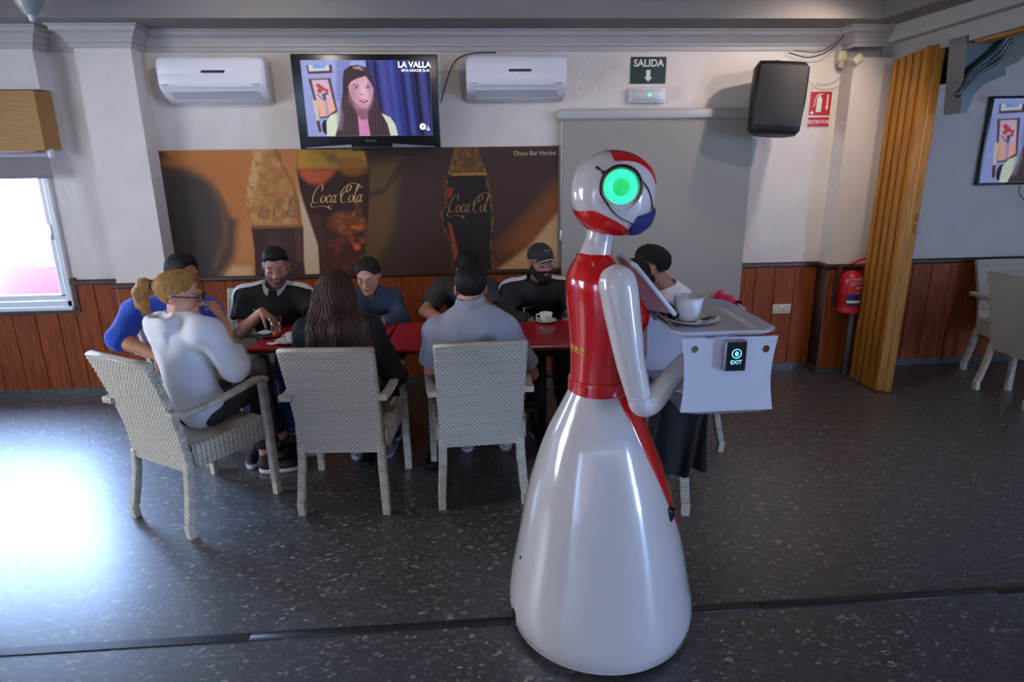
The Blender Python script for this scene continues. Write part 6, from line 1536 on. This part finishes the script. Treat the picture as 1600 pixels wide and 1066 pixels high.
# man in the black polo shirt
J = seat_legs(-1.23, 4.19, (.05, -1), knee=.42)
J.update(neck=A3(431, 449, 4.04), head=A3(431, 417, 3.97), shR=A3(386, 464, 4.06), shL=A3(470, 461, 4.06), elR=A3(376, 520, 3.95), wrR=A3(409, 487, 3.80), elL=A3(498, 495, 3.98), wrL=A3(486, 508, 3.88))
J['hf'] = (.20, -1, -.2)
p3, i3 = person(J, 'bearded man in a black polo shirt with white shoulder stripes, reaching for a glass', (166, 116, 92),
    dict(scale=.97, hs=.95, hair=(26, 20, 19), style='fade', fade=.55, thick=.001, tall=.002, hline=.085, rise=.014, stubble=.62, top=M_blk, top_n='polo_shirt', top_e=.012, slen=.66, pants=M_jblue, shoe_m=M_shoeb, sole_m=M_solew, stripe_m=M_stripe, stripe_w=.034, swoosh=(-.075, .055), collar='polo', collar_m=M_hood2, eyes='down', hem_up=-.08,
         handR=dict(d=(.75, -.1, -.62), n=(-.4, 0, -.9), curl=.35), wr=.004))
# woman with long hair, from behind
J = seat_legs(-.63, 3.20, (.05, 1), knee=.40, spread=.09)
J.update(neck=A3(531, 492, 3.21), head=A3(526, 463, 3.27), shL=A3(482, 518, 3.22), shR=A3(578, 518, 3.22), elL=A3(474, 578, 3.34), elR=A3(618, 586, 3.25), wrL=A3(500, 540, 3.56), wrR=A3(596, 548, 3.42))
J['hf'] = (.05, 1, -.30)
p4, i4 = person(J, 'woman with long brown hair in a black top, seen from behind', (170, 120, 96),
    dict(fem=True, scale=.92, hs=.98, hair=(66, 46, 38), style='long', top=M_blk, top_n='top', sleeve='long', top_e=.016, pants=M_jgrey, shoe_m=mat('shoe_grey', (110, 108, 112), .7), sole_m=M_solew, wr=.006, hem_up=-.05, thick=.012, strand=.003, hstretch=(1, 1, .12)))
# woman in the denim jacket
J = seat_legs(-.60, 4.45, (0, -1), knee=.40)
J.update(neck=A3(580, 456, 4.20), head=A3(575, 431, 4.12), shR=A3(556, 470, 4.20), shL=A3(612, 468, 4.26), elR=A3(552, 498, 4.02), wrR=A3(584, 504, 3.92), elL=A3(626, 500, 4.10), wrL=A3(596, 504, 3.92))
J['hf'] = (-.12, -1, -.34)
p5, i5 = person(J, 'young woman with tied back dark hair in a blue denim jacket, looking down', (186, 136, 112),
    dict(fem=True, scale=.84, hs=.90, hair=(34, 25, 24), style='bun', thick=.010, tall=0, hline=.07, top=M_den, top_n='denim_jacket', sleeve='long', top_e=.014, pants=M_jdark, shoe_m=M_shoeb, sole_m=M_solew, collar='polo', col_up=.034, eyes='down', hem_up=-.05, neckr=.07, wr=.006, lip=(150, 70, 70)))
# man in the dark grey T-shirt, head hidden behind the next one
J = seat_legs(.02, 4.45, (0, -1), knee=.42)
J.update(neck=A3(737, 446, 4.20), head=A3(731, 421, 4.12), shR=A3(690, 453, 4.22), shL=A3(766, 454, 4.22), elR=A3(664, 487, 4.10), wrR=A3(694, 500, 3.88), elL=A3(776, 494, 4.02), wrL=A3(754, 470, 3.94))
J['hf'] = (0, -1, -.45)
p6, i6 = person(J, 'man with dark hair in a dark grey T-shirt with pale chest stripes, half hidden', (158, 108, 84),
    dict(scale=.94, hs=.92, hair=(22, 18, 18), style='short', top=M_dgrey, top_n='t_shirt', slen=.72, top_e=.014, pants=M_jdark, shoe_m=M_shoeb, sole_m=M_solew, bars=[(-.13, .05, .045), (-.13, .05, .005)], eyes='down', hem_up=-.05, handL=dict(d=(-.3, -.2, 1), n=(-.5, .8, 0), curl=.6)))
# man in the grey shirt, from behind
J = seat_legs(.075, 3.22, (.03, 1), knee=.42, spread=.12)
J.update(neck=A3(735, 484, 3.18), head=A3(735, 450, 3.22), shL=A3(684, 517, 3.19), shR=A3(790, 517, 3.19), elL=A3(674, 578, 3.24), elR=A3(830, 584, 3.26), wrL=A3(704, 512, 3.40), wrR=A3(800, 552, 3.50))
J['hf'] = (-.08, 1, -.14)
p7, i7 = person(J, 'man with short dark hair in a light grey shirt, seen from behind', (182, 122, 98),
    dict(scale=.95, hs=.98, hair=(22, 19, 19), style='short', thick=.006, tall=.006, nape=-.10, col_up=.034, top=M_grey, top_n='shirt', slen=.80, top_e=.016, pants=M_jdark, shoe_m=M_shoew, sole_m=M_solew, collar='polo', hem_up=-.06, wr=.006, handL=dict(d=(.2, .1, 1), n=(.9, .3, 0), curl=.7), neckr=.058))
# bearded man in the cap
J = seat_legs(.52, 4.42, (0, -1), knee=.42)
J.update(neck=A3(840, 440, 4.20), head=A3(845, 410, 4.12), shR=A3(799, 453, 4.20), shL=A3(884, 451, 4.20), elR=A3(786, 498, 4.02), wrR=A3(830, 504, 3.92), elL=A3(912, 498, 4.05), wrL=A3(884, 502, 3.94))
J['hf'] = (.36, -1, -.04)
p8, i8 = person(J, 'bearded man in a dark cap and glasses wearing a black jacket with white stripes', (150, 106, 86),
    dict(scale=1.0, hs=.93, hair=(20, 17, 17), style='short', thick=.001, tall=0, fade=.3, beard=.009, glasses=.0014, top=M_blk, top_n='track_jacket', sleeve='long', top_e=.018, stripe_m=M_stripe, stripe_w=.028, stripe_to=.85, swoosh=(-.075, .055), collar='stand', pants=M_jdark, shoe_m=M_shoeb, sole_m=M_solew, hem_up=-.06))
# his cap
W = i8['W']; HM = i8['HM']; hs = i8['hs']; Mc = mat('cap_navy', (34, 30, 42), .8, bump=.2, bscale=260)
G = [[W(.088 * math.sin(t_) * math.cos(a), -.012 + .110 * math.sin(t_) * math.sin(a), .040 + .096 * math.cos(t_)) for a in np.linspace(0, 2 * PI, 40, endpoint=False)] for t_ in np.linspace(.02, 1.62, 16)]
cp = part('cap', MB().grid(G, cv=True), Mc, p8, label='dark navy cap with pale piping')
G = [[W(.078 * u * (1 - .15 * v), .075 + .022 * (1 - u * u) + v * (.056 * (1 - .6 * u * u)), .052 - .006 * v - .024 * u * u) for u in np.linspace(-1, 1, 17)] for v in np.linspace(0, 1, 7)]
G2 = [[np.array(q) - HM[:, 2] * .004 for q in r] for r in G]
part('brim', MB().grid(G).grid(G2), Mc, cp); part('piping', MB().tube([np.array(q) for q in G[-1]], .0022, 6), M_stripe, cp)
part('button', MB().ell(W(0, -.012, .138), (.007, .007, .004), 6), M_stripe, cp)
part('cap_emblem', MB().tube(crom([W(-.018, .088, .088), W(-.006, .086, .102), W(.004, .088, .092), W(.018, .086, .102)], 12), .0025, 5), mat('emblem_gold', (150, 130, 90), .6), cp)
# man in the white T-shirt at the right end
J = seat_legs(1.29, 3.72, (-1, .02), knee=.42)
J.update(neck=A3(1046, 451, 3.66), head=A3(1020, 419, 3.62), shR=A3(1062, 478, 3.86), shL=A3(1038, 486, 3.50), elL=A3(1012, 528, 3.46), wrL=A3(975, 505, 3.60), elR=A3(1018, 505, 3.90), wrR=A3(975, 490, 3.82))
J['hf'] = (-1, .38, -.22)
p9, i9 = person(J, 'dark haired man in a white T-shirt leaning on the right end of the table', (150, 102, 80),
    dict(scale=.97, hs=.97, hair=(22, 18, 17), style='fade', fade=.6, thick=.003, tall=.026, rise=.024, beard=.003, top=M_wht, top_n='t_shirt', slen=.55, top_e=.014, pants=M_jdark, shoe_m=M_shoeb, sole_m=M_solew, hem_up=-.06, wr=.006))
# dark haired person hidden behind the robot
J = seat_legs(.90, 3.12, (0, 1), knee=.40)
J.update(neck=A3(985, 474, 3.12), head=A3(992, 441, 3.20), shL=A3(940, 500, 3.16), shR=A3(1018, 500, 3.16), elL=A3(930, 560, 3.22), elR=A3(1020, 566, 3.22), wrL=A3(955, 530, 3.50), wrR=A3(1000, 530, 3.46))
J['hf'] = (.15, 1, -.1)
p10, i10 = person(J, 'dark haired person in dark clothes mostly hidden behind the robot', (160, 110, 86),
    dict(scale=.92, hs=.94, hair=(24, 20, 19), style='short', tall=.004, top=M_dgrey, top_n='shirt', sleeve='long', top_e=.014, pants=M_jdark, shoe_m=M_shoeb, sole_m=M_solew, hem_up=-.05))

# ------------------------------------------------------------------ things on the tables
TZ = .75
def tumbler(label, x, y, drink, hgt=.125):
    t = thing('tumbler', label, 'glass', (x, y, TZ), 0, 'glasses on the left table')
    h = hgt; part('glass', MB().lathe([(.001, .0), (.024, 0), (.026, .004), (.031, h * .5), (.036, h), (.0342, h), (.029, h * .5), (.0235, .010), (.001, .009)], (x, y, TZ), 32), M_glass, t)
    part('drink', MB().lathe([(.001, .011), (.0232, .011), (.0250, .038), (.001, .038)], (x, y, TZ), 28), drink, t, label='leftover drink')
    for k in range(3): part('ice_cube', MB().rbox((x + .008 * math.cos(k * 2.1), y + .008 * math.sin(k * 2.1), TZ + .05 + .016 * k), (.016, .016, .014), .003, R=rotm(k, .4 * k, .7 * k)), M_glass, t)
c = at(433, 528, z=TZ)[:2]; tumbler('tall glass with orange drink at the bottom, nearest the table corner', c[0], c[1], mat('drink_orange', (190, 100, 30), .15))
c = at(462, 503, z=TZ)[:2]; tumbler('nearly empty tall glass beside the long-haired woman', c[0] , c[1], mat('drink_pale', (150, 130, 160), .15))
c = at(452, 536, z=TZ)[:2]; saucer('white saucer half hidden by the long-haired woman', c[0], c[1], TZ, .075); cup('coffee_cup', 'white cup on the saucer beside the long-haired woman', c[0] + .02, c[1], TZ + .007, .85, 3.6)
c = at(424, 527, z=TZ); tag(part('wallet', MB().rbox((c[0], c[1], TZ + .008), (.12, .08, .014), .004, R=rotm(0, 0, .5)), M_blackmat), 'black wallet under the tall glass on the red table', 'wallet')
c = at(414, 522, z=TZ); tag(part('napkin', MB().grid([[(c[0] + .05 * u, c[1] + .035 * v + .01 * u, TZ + .006 + .012 * (1 + math.sin(3 * u + 2 * v)) * .5) for u in np.linspace(-1, 1, 9)] for v in np.linspace(-1, 1, 7)]), M_wht), 'crumpled white napkin near the corner of the red table', 'napkin')
c = at(432, 538, z=TZ)
tag(part('receipt', MB().grid([[(c[0] + .05 * u, c[1] + .022 * v, TZ + .004 + .005 * (1 + math.sin(4 * u)) * .5) for u in np.linspace(-1, 1, 9)] for v in np.linspace(-1, 1, 5)]), M_wht), 'folded white paper lying in front of the tall glass', 'paper')
c = at(853, 504, z=TZ)[:2]; saucer('white saucer under the coffee cup near the man in the cap', c[0], c[1], TZ, .066); cup('coffee_cup', 'white coffee cup near the man in the cap', c[0], c[1], TZ + .007, .92, PI)
spoon('teaspoon beside the coffee cup near the man in the cap', (c[0] - .02, c[1] - .055, TZ + .014), (c[0] + .03, c[1] - .035, TZ + .012))
c = at(820, 500, z=TZ)
ph_ = thing('phone', 'black phone lying on the red table beside the coffee cup', 'phone', (c[0] - .02, c[1], TZ))
part('body', MB().rbox((c[0] - .02, c[1], TZ + .007), (.15, .075, .010), .004, R=rotm(0, 0, -.2)), M_black, ph_); part('case_flap', MB().rbox((c[0] - .03, c[1] + .01, TZ + .020), (.14, .07, .005), .002, R=rotm(.1, 0, -.1)), M_blackmat, ph_)
part('rim', MB().rbox((c[0] - .02, c[1] - .001, TZ + .0135), (.146, .072, .002), .001, R=rotm(0, 0, -.2)), M_grey_pl, ph_)
c = at(855, 521, z=TZ)[:2]
tag(part('ashtray', MB().lathe([(.001, .004), (.030, .003), (.034, 0), (.038, .006), (.046, .030), (.047, .034), (.041, .034), (.032, .014), (.028, .010), (.001, .009)], (c[0], c[1], TZ), 24), M_glass), 'small clear glass ashtray on the red table below the coffee cup', 'ashtray')
# black jacket over the chair behind the robot, pink scarf on the end chair
def cloth(name, label, cat, f, m, nu=40, nv=30):
    G = np.array([[f(u, v) for u in np.linspace(0, 1, nu)] for v in np.linspace(0, 1, nv)]); return tag(part(name, MB().grid(G), m), label, cat)
def jf(u, v):
    x = .80 + .32 * u + .02 * math.sin(9 * u + 3 * v); low = .50 + .16 * math.sin(2.2 * u + .4) ** 2 + .05 * math.sin(14 * u)
    if v < .15: return (x, 2.80 - .03 + (.15 - v) * .5, .925 - (.15 - v) * .05)
    s = (v - .15) / .85; z = .925 - s * (.925 - .22 - (.22 - low * .3)); return (x + .02 * s, 2.725 + .05 * s + .018 * math.sin(20 * u + 4 * s) * s, z)
jk = cloth('jacket', 'black jacket hanging over the chair back below the robot tray', 'jacket', jf, M_blk, 60, 40)
sd_ = jk.modifiers.new('thickness', 'SOLIDIFY'); sd_.thickness = .012
def sf(u, v):
    return (1.535 + .05 * math.cos(v * 3.1) + .008 * math.sin(20 * u), 3.52 + .30 * u + .01 * math.sin(9 * v), .900 + .035 * math.sin(v * 3.1) ** .8 + .008 * math.sin(13 * u + 5 * v) - .12 * abs(v - .5) * 2 * (v > .5))
sk_ = cloth('scarf', 'bright pink scarf over the chair back behind the robot tray', 'scarf', sf, mat('scarf_pink', (196, 32, 84), .85, bump=.3, bscale=90), 40, 20)
